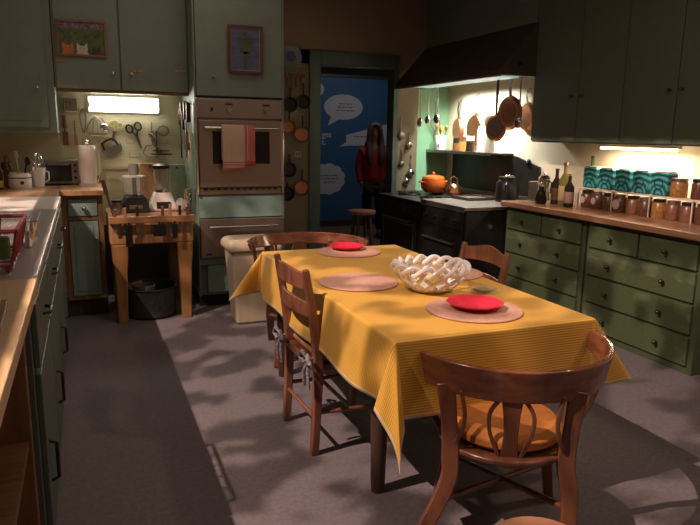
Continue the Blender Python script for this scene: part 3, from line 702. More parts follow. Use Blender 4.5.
# ------------------------------------------------------------------ banner
BANN = mat('banner_blue', (.018, .085, .20), .5, 0, .04)
t = thing('banner', 'tall blue banner with white speech bubbles standing beyond the doorway', 'banner', (3.98, 9.55, 0))
B(-.80, .62, 0, .006, .10, 2.27).out('panel', BANN, t)
B(-.82, .64, -.05, .05, 0, .10).out('stand', BLACKP, t, .01)
B(-.82, .64, -.015, .02, 2.27, 2.31).out('top_bar', BLACKP, t)
BW = mat('banner_white', (.42, .43, .47), .6, var=.02); BG = mat('banner_ink', (.10, .11, .14), .6)
def poly(p, nm, m=BW): return MB().prism(p, 'y', -.003, -.0005).out(nm, m, t)
def ell(cx, cz, rx, rz, n=36): return [(cx + rx * math.cos(2 * PI * k / n), cz + rz * math.sin(2 * PI * k / n)) for k in range(n)]
bo = 3.98
b1 = poly(ell(3.75 - bo, 1.83, .32, .19), 'speech_bubble')
MB().prism([(3.56 - bo, 1.72), (3.70 - bo, 1.66), (3.49 - bo, 1.54)], 'y', -.0032, -.0004).out('bubble_tail', BW, b1)
b2 = poly([(3.80 - bo, 1.41), (4.54 - bo, 1.60), (4.54 - bo, 1.25), (3.88 - bo, 1.25), (3.69 - bo, 1.235), (3.80 - bo, 1.30)], 'speech_bubble')
pts = []
for k in range(120):
    a = 2 * PI * k / 120; rr0 = 1 + .09 * abs(math.sin(a * 5.5))
    pts.append((3.50 - bo + .27 * rr0 * math.cos(a), .735 + .225 * rr0 * math.sin(a)))
b3 = poly(pts, 'speech_bubble')
b4 = poly(ell(3.33 - bo, 2.08, .10, .10), 'speech_bubble')
def lines(par, cx, cz, ws, dz=.05):
    for i, w in enumerate(ws):
        b = MB(); x = cx - w / 2
        while x < cx + w / 2:
            l = random.uniform(.03, .08); b.box(x, min(x + l, cx + w / 2), -.0045, -.003, cz - i * dz, cz - i * dz + .016); x += l + .015
        b.out('small_print', BG, par)
lines(b1, 3.78 - bo, 1.87, (.22, .26, .30)); lines(b2, 4.08 - bo, 1.38, (.32,)); lines(b3, 3.53 - bo, .78, (.30, .28, .2))
def text(s, x, z, size, m, par, nm='lettering'):
    cu = bpy.data.curves.new('t', 'FONT'); cu.body = s; cu.size = size; cu.extrude = .001; cu.offset = .0025
    tmp = bpy.data.objects.new('t', cu); COL.objects.link(tmp); bpy.context.view_layer.update()
    me = bpy.data.meshes.new_from_object(tmp.evaluated_get(bpy.context.evaluated_depsgraph_get()))
    COL.objects.unlink(tmp); bpy.data.objects.remove(tmp)
    me.materials.clear(); me.materials.append(m)
    o = bpy.data.objects.new(nm, me); COL.objects.link(o); o.parent = par; o.rotation_euler = (R(90), 0, 0); o.location = (x, -.003, z)
    return o
text('ges', 3.395 - bo, 1.375, .125, BW, t); text('t.', 3.395 - bo, 1.26, .125, BW, t)

# ------------------------------------------------------------------ person
def skinned(name, joints, edges, m, parent, sub=2, root=0):
    me = bpy.data.meshes.new(name); me.from_pydata([j[0] for j in joints], edges, []); me.materials.append(m)
    o = bpy.data.objects.new(name, me); COL.objects.link(o); o.parent = parent
    o.modifiers.new('sk', 'SKIN')
    for i, v in enumerate(me.skin_vertices[0].data):
        r = joints[i][1]; v.radius = r if isinstance(r, tuple) else (r, r); v.use_root = (i == root)
    s = o.modifiers.new('ss', 'SUBSURF'); s.levels = sub; s.render_levels = sub
    for p in me.polygons: p.use_smooth = True
    o.modifiers['sk'].use_smooth_shade = True
    return o
SKINM = mat('skin', (.42, .24, .17), .5, 0, .05)
t = thing('person', 'person with long hair in a red sweater standing before the blue banner', 'person', (3.72, 8.3, 0), R(-12))
J = [((0, 0, .80), (.15, .11)), ((0, 0, .92), (.125, .09)), ((0, 0, 1.06), (.135, .09)), ((0, .0, 1.19), (.13, .085)), ((0, .0, 1.27), (.055, .05)), ((0, 0, 1.335), (.042, .042)), ((0, -.01, 1.40), (.062, .072)), ((0, -.01, 1.49), (.070, .082)), ((0, 0, 1.535), (.045, .05))]
E_ = [(i, i + 1) for i in range(8)]
for s in (-1, 1):
    k = len(J)
    J += [((s * .155, 0, 1.21), .048), ((s * .20, .01, 1.0), .038), ((s * .185, -.05, .80), .027), ((s * .18, -.065, .755), (.022, .03)), ((s * .18, -.07, .715), (.018, .034))]
    E_ += [(3, k), (k, k + 1), (k + 1, k + 2), (k + 2, k + 3), (k + 3, k + 4)]
    for f in range(4):
        q = len(J); y = -.10 + .02 * f; L = (.030, .036, .038, .032)[f]
        J += [((s * .18, y, .68), .0085), ((s * .176, y - .004, .68 - L), .008), ((s * .168, y - .006, .68 - 1.7 * L), .007)]; E_ += [(k + 4, q), (q, q + 1), (q + 1, q + 2)]
    q = len(J); J += [((s * .165, -.105, .735), .009), ((s * .158, -.118, .70), .008)]; E_ += [(k + 3, q), (q, q + 1)]
    k = len(J)
    J += [((s * .085, 0, .74), .078), ((s * .09, -.01, .43), .05), ((s * .09, .01, .10), .034), ((s * .09, .0, .045), .036), ((s * .095, -.12, .03), .026)]
    E_ += [(0, k), (k, k + 1), (k + 1, k + 2), (k + 2, k + 3), (k + 3, k + 4)]
body = skinned('body', J, E_, SKINM, t)
# face
for s in (-1, 1):
    MB().ball((s * .028, -.083, 1.45), .009, (1, .6, .8), 10).out('eye', mat('eye', (.05, .03, .02), .2), t, smooth=True)
    MB().ball((s * .07, .0, 1.44), .018, (.4, .8, 1.3), 10).out('ear', SKINM, t, smooth=True)
MB().ball((0, -.09, 1.425), .012, (.8, 1, 1.6), 10).out('nose', SKINM, t, smooth=True)
MB().ball((0, -.082, 1.39), .02, (1, .35, .3), 10).out('mouth', mat('lips', (.35, .10, .09), .5), t, smooth=True)
SW = mat('red_sweater', (.32, .022, .025), .85, 0, .15, 40, bump=.2)
Js = [((0, 0, .74), (.20, .155)), ((0, 0, .88), (.185, .14)), ((0, 0, 1.05), (.175, .13)), ((0, 0, 1.20), (.155, .115)), ((0, 0, 1.28), (.075, .07))]
Es = [(0, 1), (1, 2), (2, 3), (3, 4)]
for s in (-1, 1):
    k = len(Js); Js += [((s * .165, 0, 1.20), .07), ((s * .215, .01, 1.0), .06), ((s * .195, -.045, .80), .05), ((s * .19, -.058, .765), .042)]; Es += [(3, k), (k, k + 1), (k + 1, k + 2), (k + 2, k + 3)]
skinned('sweater', Js, Es, SW, t)
Jt = [((0, 0, .78), (.165, .12))]; Et = []
for s in (-1, 1):
    k = len(Jt); Jt += [((s * .085, 0, .70), .095), ((s * .09, -.01, .43), .068), ((s * .09, .0, .10), .055)]; Et += [(0, k), (k, k + 1), (k + 1, k + 2)]
skinned('trousers', Jt, Et, mat('dark_trousers', (.012, .011, .011), .95), t)
for s in (-1, 1): MB().ball((s * .093, -.04, .04), .05, (.95, 2.0, .8), 14).out('shoe', BLACKP, t, smooth=True)
HAIR = mat('brown_hair', (.075, .042, .028), .6, 0, .35, 30, stretch=(6, 6, 1))
b = MB(); n = 24
b.loops([[(rx * math.cos(a), cy + ry * math.sin(a), z) for a in [PI * (-.16) + PI * 1.32 * k / n for k in range(n + 1)]] for z, rx, ry, cy in ((1.575, .01, .01, 0), (1.56, .05, .055, 0), (1.52, .082, .09, 0), (1.46, .090, .10, 0), (1.36, .095, .10, 0), (1.26, .13, .105, .01), (1.14, .145, .115, .02), (1.06, .12, .11, .02))], False, False)
for sg in (-1, 1):
    b.loops([[(x + sg * w * math.cos(a), y + .022 * math.sin(a), z) for a in [2 * PI * k / 10 for k in range(10)]] for x, y, z, w in ((sg * .030, -.062, 1.555, .03), (sg * .068, -.078, 1.49, .018), (sg * .084, -.062, 1.40, .018), (sg * .088, -.070, 1.30, .030), (sg * .085, -.125, 1.18, .040), (sg * .08, -.135, 1.07, .030), (sg * .075, -.13, 1.02, .012))])
b.loops([[(x, y + .02 * math.sin(a), z + .02 * math.cos(a)) for a in [2 * PI * k / 8 for k in range(8)]] for x, y, z in ((-.06, -.06, 1.53), (-.03, -.075, 1.55), (0, -.07, 1.558), (.03, -.075, 1.55), (.06, -.06, 1.53))])
o = b.out('hair', HAIR, t, smooth=True); sd = o.modifiers.new('so', 'SOLIDIFY'); sd.thickness = .012; sd.offset = 1

# ------------------------------------------------------------------ stool in the doorway
def stool(name, label, loc, h, r, seatm, legm):
    t = thing(name, label, 'stool', loc)
    MB().lathe([(0, h - .035), (r * .95, h - .035), (r, h - .02), (r * .97, h), (0, h + .001)]).out('seat', seatm, t, smooth=True)
    for k in range(4):
        a = PI / 4 + k * PI / 2; c, s = math.cos(a), math.sin(a)
        MB().cyl((c * r * .6, s * r * .6, h - .035), (c * r * .95, s * r * .95, 0), .018, .014).out('leg', legm, t, smooth=True)
    for zz in (.22, .38):
        f = .6 + .35 * (h - zz) / h; b = MB()
        for k in range(4):
            a = PI / 4 + k * PI / 2; a2 = a + PI / 2
            b.cyl((math.cos(a) * r * f, math.sin(a) * r * f, zz * h / .66), (math.cos(a2) * r * f, math.sin(a2) * r * f, zz * h / .66), .009)
        b.out('stretcher', legm, t, smooth=True)
stool('stool', 'round wooden stool standing in the doorway before the person', (2.62, 6.12, 0), .66, .145, CHAIRW, DARKW)

# ------------------------------------------------------------------ stove + range
XF = 2.975
t = thing('stove', 'black range with a griddle top, the section nearest the dresser', 'stove', (3.43, 5.13, 0))
B(-.44, .49, -.41, .37, .09, .80).out('body', BLACKE, t, .006)
b = MB(); b.box(-.47, .36, -.425, .37, .80, .832); b.out('griddle', STEELD, t, .005)
B(-.455, -.44, -.38, .34, .62, .78).out('control_panel', BLACKE, t, .004)
B(-.47, -.455, -.40, .35, .785, .80).out('front_edge', STEELD, t, .002)
d = B(-.465, -.44, -.38, .34, .14, .58).out('oven_door', BLACKE, t, .006)
MB().cyl((-.50, -.30, .50), (-.50, .26, .50), .010).cyl((-.46, -.27, .50), (-.50, -.27, .50), .007).cyl((-.46, .23, .50), (-.50, .23, .50), .007).out('handle', STEEL, d, smooth=True)
for y in (-.25, -.08, .09, .26): MB().cyl((-.455, y, .70), (-.485, y, .70), .02, .016).out('knob', IRON, t, smooth=True)
MB().cyl((-.20, -.41, .66), (-.20, -.425, .66), .02).out('side_plug', STEELD, t)
for x in (-.40, .44):
    for y in (-.36, .32): MB().cyl((x, y, 0), (x, y, .09), .02).out('foot', IRON, t)
t = thing('stove', 'black gas range with open burners, the section nearest the doorway', 'stove', (3.43, 6.01, 0))
B(-.43, .49, -.48, .47, .09, .775).out('body', BLACKE, t, .006)
B(-.46, .49, -.485, .47, .775, .80).out('top', BLACKE, t, .005)
B(-.445, -.43, -.47, .45, .64, .76).out('control_panel', BLACKE, t, .004)
for k in range(5): MB().cyl((-.445, -.36 + .18 * k, .70), (-.475, -.36 + .18 * k, .70), .018, .014).out('knob', IRON, t, smooth=True)
d = B(-.455, -.43, -.40, .38, .15, .60).out('oven_door', BLACKE, t, .006)
f = MB(); f.box(-.459, -.455, -.36, .34, .20, .215); f.box(-.459, -.455, -.36, .34, .54, .555); f.box(-.459, -.455, -.36, -.345, .215, .54); f.box(-.459, -.455, .325, .34, .215, .54); f.out('door_trim', STEELD, d)
MB().cyl((-.49, -.32, .585), (-.49, .30, .585), .009).cyl((-.455, -.29, .585), (-.49, -.29, .585), .006).cyl((-.455, .27, .585), (-.49, .27, .585), .006).out('handle', STEEL, d, smooth=True)
for x in (-.2, .2):
    for y in (-.24, .24):
        b = MB()
        for k in range(8):
            a = k * PI / 4; b.box(.03, .12, -.006, .006, 0, .02, Matrix.Translation((x, y, .80)) @ Matrix.Rotation(a, 4, 'Z'))
        b.tube([(x + .12 * math.cos(2 * PI * k / 24), y + .12 * math.sin(2 * PI * k / 24), .812) for k in range(24)], .007, 6, True)
        b.out('burner_grate', IRON, t)
for x in (-.40, .44):
    for y in (-.42, .42): MB().cyl((x, y, 0), (x, y, .09), .02).out('foot', IRON, t)
# backsplash
t = thing('stove_backsplash', 'black metal splash panel rising behind the range', 'panel', (3.905, 5.6, .834))
MB().prism([(-.66, 0), (.92, 0), (.92, .405), (-.27, .405), (-.63, .32)], 'x', 0, .02).out('panel', BLACKE, t, .003)
B(-.03, 0, -.60, .92, .0, .03).out('ledge', STEELD, t)
# shelf
t = thing('wall_shelf', 'narrow dark shelf on the wall under the hood', 'shelf', (3.78, 6.03, 1.245))
B(-.13, .145, -.63, .665, 0, .02).out('board', DARKW, t, .003)
B(-.133, -.13, -.63, .665, -.005, .024).out('front_edge', STEEL, t)
for y in (-.45, .45): MB().prism([(.145, 0), (.02, 0), (.145, -.04)], 'y', y - .006, y + .006).out('bracket', IRON, t)
# items on the shelf
ZS = 1.267
t = thing('utensil_crock', 'white crock with a blue mark holding wooden spoons on the shelf', 'crock', (3.74, 6.52, ZS))
MB().lathe([(0, 0), (.062, 0), (.068, .01), (.070, .165), (.063, .165), (.06, .012), (0, .01)]).out('body', CERAM, t, smooth=True)
MB().ball((-.05, -.045, .05), .018, (.5, .5, 1.3)).out('printed_mark', mat('navy_print', (.03, .04, .06), .5), t)
sp = [(-.02, .03, .29, PINE, 'tan wooden spoon standing in the shelf crock'), (.0, -.01, .26, mat('yellow_handle', (.6, .42, .04), .5), 'yellow spatula standing in the shelf crock'), (.02, .03, .24, CHAIRW, 'brown paddle standing in the shelf crock'), (.03, -.03, .27, COPPERD, 'red-brown spoon leaning right in the shelf crock')]
for dx, dy, h, mm, lab in sp:
    q = thing('cooking_spoon', lab, 'spoon', (3.74 + dx * .6, 6.52 + dy * .6, ZS + .012))
    MB().cyl((0, 0, 0), (dx * .6, dy, h * .8), .006).out('handle', mm, q); MB().ball((dx * .7, dy * 1.1, h * .87), .022, (.9, 1, 1.5)).out('head', mm, q, smooth=True)
for y, w, h, mm, lm, lab in ((6.18, .04, .085, COPPERD, IRON, 'low dark brown jar on the shelf behind the oval pan'), (6.05, .04, .10, mat('amber_jar', (.42, .22, .05), .3), CHAIRD, 'amber jar on the shelf left of the cream-lidded one'), (5.90, .045, .11, DARKGL, mat('cream_lid', (.70, .64, .40), .5), 'dark jar with a cream lid in the middle of the shelf')):
    q = thing('jar', lab, 'jar', (3.74, y, ZS)); MB().lathe([(0, 0), (w, 0), (w, h), (0, h)]).out('body', mm, q, smooth=True)
    MB().lathe([(0, h), (w * .9, h), (w * .9, h + .05), (0, h + .05)]).out('lid', lm, q, smooth=True)
for y, r, h, lab in ((5.685, .05, .225, 'taller white canister on the shelf near the hanging copper'), (5.56, .055, .20, 'shorter grey-white canister at the near end of the shelf')):
    q = thing('canister', lab, 'canister', (3.74, y, ZS)); MB().lathe([(0, 0), (r, 0), (r, h), (r * .9, h + .006), (0, h + .006)]).out('body', WHITEP, q, smooth=True)
    MB().lathe([(0, h + .006), (r * .95, h + .006), (r * .95, h + .03), (0, h + .035)]).out('lid', WHITEP, q, smooth=True)
# pots on stove
t = thing('casserole_pot', 'round orange lidded pot at the back of the range', 'pot', (3.47, 6.17, .825))
OR = mat('orange_enamel', (.62, .13, .02), .25, 0, .05)
MB().lathe([(0, 0), (.085, 0), (.125, .04), (.135, .09), (.12, .145), (0, .145)]).out('body', OR, t, smooth=True)
MB().lathe([(0, .146), (.122, .146), (.11, .17), (.05, .185), (0, .188)]).ball((0, 0, .20), .018).out('lid', OR, t, smooth=True)
for s in (-1, 1): MB().tube([(s * .12, -.03, .11), (s * .16, -.02, .115), (s * .16, .02, .115), (s * .12, .03, .11)], .008).out('handle', OR, t, smooth=True)
t = thing('kettle', 'small copper kettle with a handle on the range', 'kettle', (3.50, 5.80, .825))
MB().lathe([(0, 0), (.07, 0), (.085, .03), (.07, .09), (.03, .12), (0, .125)]).out('body', COPPER, t, smooth=True)
MB().tube([(-.05, 0, .10), (-.04, 0, .17), (0, 0, .19), (.04, 0, .17), (.05, 0, .10)], .007).out('handle', COPPERD, t, smooth=True)
MB().cyl((-.06, -.03, .06), (-.11, -.07, .10), .014, .008).out('spout', COPPER, t, smooth=True)
MB().ball((0, 0, .135), .012).out('lid_knob', IRON, t, smooth=True)
t = thing('stock_jug', 'dark enamel jug with a rim beside the steel tin on the griddle end', 'jug', (3.64, 5.08, .834))
MB().lathe([(0, 0), (.10, 0), (.105, .02), (.10, .17), (.075, .20), (.08, .225), (.07, .225), (0, .20)]).out('body', BLACKE, t, smooth=True)
MB().tube([(-.06, -.08, .18), (-.10, -.12, .16), (-.10, -.12, .06), (-.07, -.08, .04)], .009).out('handle', BLACKE, t, smooth=True)
for k in range(3): MB().ball((-.03 + .03 * k, -.03, .235), .012).out('stopper', CHROME, t, smooth=True)
t = thing('baking_tray', 'flat grey tray lying on the back of the griddle', 'tray', (3.45, 5.35, .834))
B(-.14, .14, -.14, .14, 0, .012).out('base', STEEL, t, .003)
b = MB(); b.box(-.15, -.14, -.15, .15, 0, .025); b.box(.14, .15, -.15, .15, 0, .025); b.box(-.14, .14, -.15, -.14, 0, .025); b.box(-.14, .14, .14, .15, 0, .025); b.out('rim', STEEL, t)
# ------------------------------------------------------------------ hood
def ribbed_glow():
    m, nt, b = newmat('ribbed_diffuser')
    tc = nt.nodes.new('ShaderNodeTexCoord'); w = nt.nodes.new('ShaderNodeTexWave'); w.bands_direction = 'Y'; w.inputs['Scale'].default_value = 6.5
    nt.links.new(tc.outputs['Object'], w.inputs[0])
    r = ramp(nt, w.outputs[1], [(.2, (.10, .16, .16)), (.7, (.42, .56, .55))])
    nt.links.new(r.outputs[0], b.inputs['Base Color']); nt.links.new(r.outputs[0], b.inputs['Emission Color']); b.inputs['Emission Strength'].default_value = 1.0
    return m
t = thing('range_hood', 'large dark sloping range hood over the black stove', 'hood', (3.6, 5.7, 1.93))
prof = [(-.37, 0), (-.37, .04), (0, .44), (.325, .44), (.325, .42), (.01, .42), (-.35, .035), (-.35, 0)]
HOODM = mat('hood_brown', (.07, .055, .04), .5, 0, .1)
MB().prism(prof, 'y', -.97, .985).out('shell', HOODM, t)
for y in (-.985, ): MB().prism([(-.37, 0), (-.37, .04), (0, .44), (.325, .44), (.325, 0)], 'y', y, y + .015).out('end_panel', HOODM, t)
MB().cyl((-.17, -.985, .10), (-.17, -1.0, .10), .022, .018).out('switch_knob', BLACKP, t, smooth=True)
B(-.372, -.345, -.985, .985, -.012, .004).out('lower_lip', STEELD, t, .002)
dif = B(-.345, -.13, -.93, .60, -.011, .0).out('light_diffuser', ribbed_glow(), t)
b = MB(); b.cyl((-.10, -.93, .008), (-.10, .93, .008), .007)
for y in (-.93, 0, .93): b.box(-.12, -.08, y - .006, y + .006, .0, .06)
b.out('hanging_rail', STEEL, t)
B(.0, .325, -.96, .985, .36, .40).out('ceiling_plate', mat('hood_inner', (.25, .26, .22), .5), t)
tag(B(3.6, WR - .003, 4.74, YF - .02, 2.375, 2.94).out('soffit_cabinet', TEAL, bevel=.003), 'dull green boxed cabinet above the range hood', 'cabinet')

# things hanging on the rail / wall under the hood
def ovalpan(name, label, x, y, ztop, zc, ry, rz, m, hx=None, base=None, cat='pan', tilt=0):
    """pan hanging with its bottom facing the room (towards -X)"""
    t = thing(name, label, cat, (x, y, ztop), tilt)
    b = MB(); n = 28; rings = []
    for q, dx in ((.0, -.03), (.82, -.03), (1., 0), (.95, .002), (.78, -.022), (.0, -.022)):
        rings.append([(dx, ry * q * math.cos(2 * PI * k / n), zc - ztop + rz * q * math.sin(2 * PI * k / n)) for k in range(n)])
    b.loops(rings); b.out('dish', m, t, smooth=True)
    if base: 
        b = MB(); rings = []
        for q, dx in ((.0, -.034), (.6, -.034), (.62, -.03)): rings.append([(dx, ry * q * math.cos(2 * PI * k / n), zc - ztop + rz * q * math.sin(2 * PI * k / n)) for k in range(n)])
        b.loops(rings); b.out('bottom', base, t, smooth=True)
    MB().sweep([(-.008, 0, zc - ztop + rz * .95), (-.02, 0, (zc - ztop + rz) * .5), (-.008, 0, -.005)], .022, .006, (1, 0, 0)).out('handle', STEELD if m is not COPPERD else IRON, t)
    MB().cyl((0, 0, 0), (.02 if x > 3.8 else 0, 0, .012), .005).out('hook', STEELD, t)
    return t
XW = WR - .025
ovalpan('oval_pan', 'narrow dark oval pan hanging left of the large copper lid', XW, 6.42, 1.80, 1.50, .10, .135, COPPERD, base=None)
ovalpan('copper_dish', 'large copper oval dish hanging in the middle of the lit wall', XW, 6.07, 1.86, 1.50, .17, .17, COPPER)
ovalpan('copper_pan', 'small pale copper pan hanging high behind the white canister', XW, 5.80, 1.78, 1.56, .085, .09, mat('pale_copper', (.75, .45, .22), .3, 1, .1))
ovalpan('frying_pan', 'copper-bottomed pan hanging at the right of the lit wall', XW, 5.20, 1.86, 1.61, .125, .14, COPPER)
# big copper saucepan on rail
ovalpan('saucepan', 'big copper saucepan with dark handle hanging from the hood rail', 3.50, 4.91, 1.93, 1.63, .115, .15, COPPER, base=COPPERD, tilt=R(30))
ovalpan('skillet', 'shiny-bottomed dark skillet hanging in front of the copper saucepan', 3.46, 5.05, 1.93, 1.50, .095, .12, COPPERD, base=mat('mirror_tin', (.5, .35, .28), .12, 1, .3, 30), tilt=R(40))
def ladle(label, x, y, z, l, r, m=CHROME, cat='ladle', nm='ladle'):
    t = thing(nm, label, cat, (x, y, z))
    MB().tube([(0, 0, .0), (0, 0, -l * .5), (0, -.01, -l)], .007).out('handle', m, t, smooth=True)
    MB().ball((-.01, -.01, -l - r * .7), r * 1.15, (.55, 1, 1), 18).out('bowl', m, t, smooth=True)
    MB().tube([(0, 0, 0), (0, 0, .015), (0, .012, .022)], .003).out('hook', m, t)
ladle('steel ladle hanging at the doorway end of the hood', 3.50, 6.58, 1.93, .33, .045)
ladle('second steel ladle hanging beside the green wall end', 3.50, 6.40, 1.93, .31, .04)
ladle('bright ladle hanging in front of the green wall panel', 3.50, 6.20, 1.93, .30, .045)
ladle('small round skimmer hanging from the near hood end', 3.50, 4.775, 1.93, .36, .04, CHROME, 'skimmer', 'skimmer')
t = thing('whisk', 'large wire balloon whisk hanging against the mint wall', 'whisk', (3.72, 6.62, 1.80))
MB().cyl((0, 0, 0), (0, 0, -.14), .008).out('handle', STEELD, t)
b = MB()
for k in range(5):
    a = PI * k / 5
    b.tube([(sg * math.cos(a) * .055 * math.sin(PI * j / 10), sg * .055 * math.sin(a) * math.sin(PI * j / 10), -.14 - .20 * j / 10) for sg, js in ((1, range(11)), (-1, range(9, -1, -1))) for j in js], .0025, 6)
b.out('wires', STEEL, t)
# tools on the strip right of the doorway
specs = [(3.31, 1.62, .16, .045, STEEL, 'small steel sieve hanging on the post right of the doorway'), (3.42, 1.45, .10, .04, CHROME, 'shiny round ladle head on the post beside the mint panel'), (3.33, 1.27, .14, .035, STEELD, 'dark little pan low on the post right of doorway'), (3.45, 1.20, .16, .045, CHROME, 'bright steel cup hanging low beside the mint panel'), (3.40, .99, .05, .04, CHROME, 'lowest steel scoop hanging just above the range top')]
for x, z, l, r, mm, lab in specs:
    t = thing('measuring_scoop', lab, 'scoop', (x, YF - .005, z))
    MB().cyl((0, 0, 0), (0, -.03, 0), .004).out('hook', STEEL, t); MB().cyl((0, -.025, 0), (0, -.025, -l), .006).out('handle', mm, t)
    MB().ball((0, -.035, -l - r * .8), r, (1, .6, 1), 14).out('bowl', mm, t, smooth=True)

# ------------------------------------------------------------------ dresser (right)
XD = 3.36
def dresser(yc, label):
    t = thing('drawer_chest', label, 'drawers', (XD, yc, 0))
    B(.02, .56, -.49, .49, .0, .84).out('body', OLIVEF, t, .003)
    def dr(y0, y1, z0, z1, ks):
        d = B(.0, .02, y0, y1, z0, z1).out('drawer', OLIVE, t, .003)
        for y, z in ks: knob(d, (0, y, z), (-1, 0, 0), .015, IRONK)
    dr(-.455, -.008, .655, .81, [(-.235, .735)]); dr(.008, .455, .655, .81, [(.235, .735)])
    for z0, z1 in ((.455, .635), (.255, .435), (.055, .235)): dr(-.455, .455, z0, z1, [(-.235, (z0 + z1) / 2), (.235, (z0 + z1) / 2)])
IRONK = mat('dark_knob', (.10, .085, .07), .3, .8)
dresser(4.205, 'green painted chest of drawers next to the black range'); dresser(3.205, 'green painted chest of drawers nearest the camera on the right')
t = thing('worktop', 'long brown wooden worktop on the green drawers', 'worktop', (3.6, 3.6, .843))
B(-.29, .325, -1.15, 1.10, 0, .042).out('board', wood('dresser_top_wood', (.42, .22, .12), .7, .35, (8, 1, 8), 5), t, .006)
# uppers
t = thing('wall_cabinet', 'long grey-green wall cabinets with flat doors above the right worktop', 'cabinet', (3.62, 3.2, 1.385))
B(.0, .305, -1.4, 1.53, .0, 1.555).out('body', UPG, t, .003)
ys = [1.53, .977, .512, .045, -.42, -.90, -1.40]
for i in range(6):
    d = B(-.02, 0, ys[i + 1] + .004, ys[i] - .004, .01, 1.54).out('door', UPG, t, .003)
    ky = ys[i + 1] + .05 if i % 2 == 0 else ys[i] - .05
    knob(d, (-.02, ky, .36), (-1, 0, 0), .013, IRONK)
t = thing('tube_light', 'lit tube lamp under the right wall cabinets shining on the wall', 'lamp', (3.77, 3.70, 1.35))
B(-.04, .04, -.36, .36, .012, .035).out('housing', WHITEP, t, .003)
B(-.03, .03, -.34, .34, -.006, .012).out('diffuser', emit('warm_tube', (1, .80, .58), 9.0), t, .004)
# rack with tins
t = thing('spice_rack', 'white two-tier rack along the wall on the right worktop', 'rack', (3.72, 3.42, .886))
RW = mat('white_rack', (.72, .66, .58), .4)
B(-.06, .10, -.90, .75, .145, .158).out('upper_shelf', RW, t, .002)
for k, y in enumerate((-.89, -.338, .016, .37, .73)):
    b = MB(); b.box(-.06, -.052, y - .004, y + .004, 0, .145); b.box(.092, .10, y - .004, y + .004, 0, .145); b.box(-.052, .092, y - .004, y + .004, .139, .145); b.out('upright', RW, t)
def tin_mat():
    m, nt, b = newmat('teal_tin')
    w = tex(nt, 9, 2, 'Object', (1, 1, 1), 'ShaderNodeTexWave'); w.wave_type = 'RINGS'; w.inputs['Distortion'].default_value = 5
    r = ramp(nt, w.outputs[1], [(.2, (.02, .10, .11)), (.55, (.03, .28, .30)), (.9, (.10, .45, .45))])
    nt.links.new(r.outputs[0], b.inputs['Base Color']); b.inputs['Roughness'].default_value = .35; return m
TT = tin_mat()
ord_ = ['farthest', 'second', 'third', 'fourth', 'nearest']
for k in range(5):
    y = 4.03 - .168 * k
    q = thing('tea_tin', 'teal patterned tin on the white rack, %s of the five' % (ord_[k] if k in (0, 4) else ord_[k] + ' from the bottles'), 'tin', (3.70, y, 1.046), 0, 'teal tins on the white rack')
    B(-.05, .05, -.070, .070, 0, .155).out('body', TT, q, .008)
    B(-.04, .04, -.06, .06, .155, .164).out('lid', mat('tin_lid', (.45, .30, .22), .4, .5), q, .003)
    MB().tube([(-.0515, .035 * math.cos(2 * PI * j / 20), .08 + .035 * math.sin(2 * PI * j / 20)) for j in range(20)], .004, 6, True).out('emblem', mat('tin_emblem', (.02, .07, .09), .5), q)
def jar(label, x, y, z, r, h, cm, lm, cat='jar'):
    q = thing('glass_jar', label, cat, (x, y, z))
    MB().lathe([(0, 0), (r, 0), (r, h * .85), (r * .85, h), (0, h)]).out('body', cm, q, smooth=True)
    MB().lathe([(0, h), (r * .95, h), (r * .95, h + .02), (0, h + .022)]).out('lid', lm, q, smooth=True)
AMB = mat('amber_contents', (.35, .17, .05), .25, 0, .4, 60); BRN = mat('brown_contents', (.12, .05, .025), .3, 0, .4, 60); PNK = mat('pinkish_contents', (.20, .085, .05), .3, 0, .3, 40)
jar('glass jar of amber spice beside the last teal tin', 3.71, 3.24, 1.046, .055, .105, AMB, STEELD)
jar('dark jar at the right end of the rack top', 3.71, 3.08, 1.046, .05, .11, BRN, IRON)
jar('pale jar on the rack top partly past the frame edge', 3.71, 2.93, 1.046, .05, .11, PNK, IRON)
names = ['small dark jar with a pale round label under the rack, farthest', 'second dark jar with a round label under the rack', 'plain brown jar under the rack beside the labelled pair', 'jar with a large pale round label under the middle tin', 'reddish brown jar under the fourth tin', 'dark square-looking jar under the nearest tin', 'brown jar beneath the amber spice jar', 'pinkish jar under the rack right of the brown one', 'brown jar lowest right under the rack', 'last dark jar under the rack by the frame edge']
for k in range(10):
    y = 4.085 - .118 * k
    q = thing('glass_jar', names[k], 'jar', (3.70, y, .886))
    cm = (BRN, BRN, BRN, BRN, PNK, BRN, AMB, PNK, PNK, BRN)[k]
    MB().lathe([(0, 0), (.048, 0), (.05, .01), (.05, .10), (.04, .112), (0, .112)]).out('body', cm, q, smooth=True)
    MB().lathe([(0, .112), (.043, .112), (.043, .132), (0, .132)]).out('lid', (IRON, STEELD)[k % 2], q, smooth=True)
    if k in (0, 1, 3):
        r = .026 if k < 3 else .036
        b = MB().cyl((-.0512, 0, .06), (-.047, 0, .06), r, seg=24); b.out('label', mat('pale_label', (.55, .42, .36), .6), q)
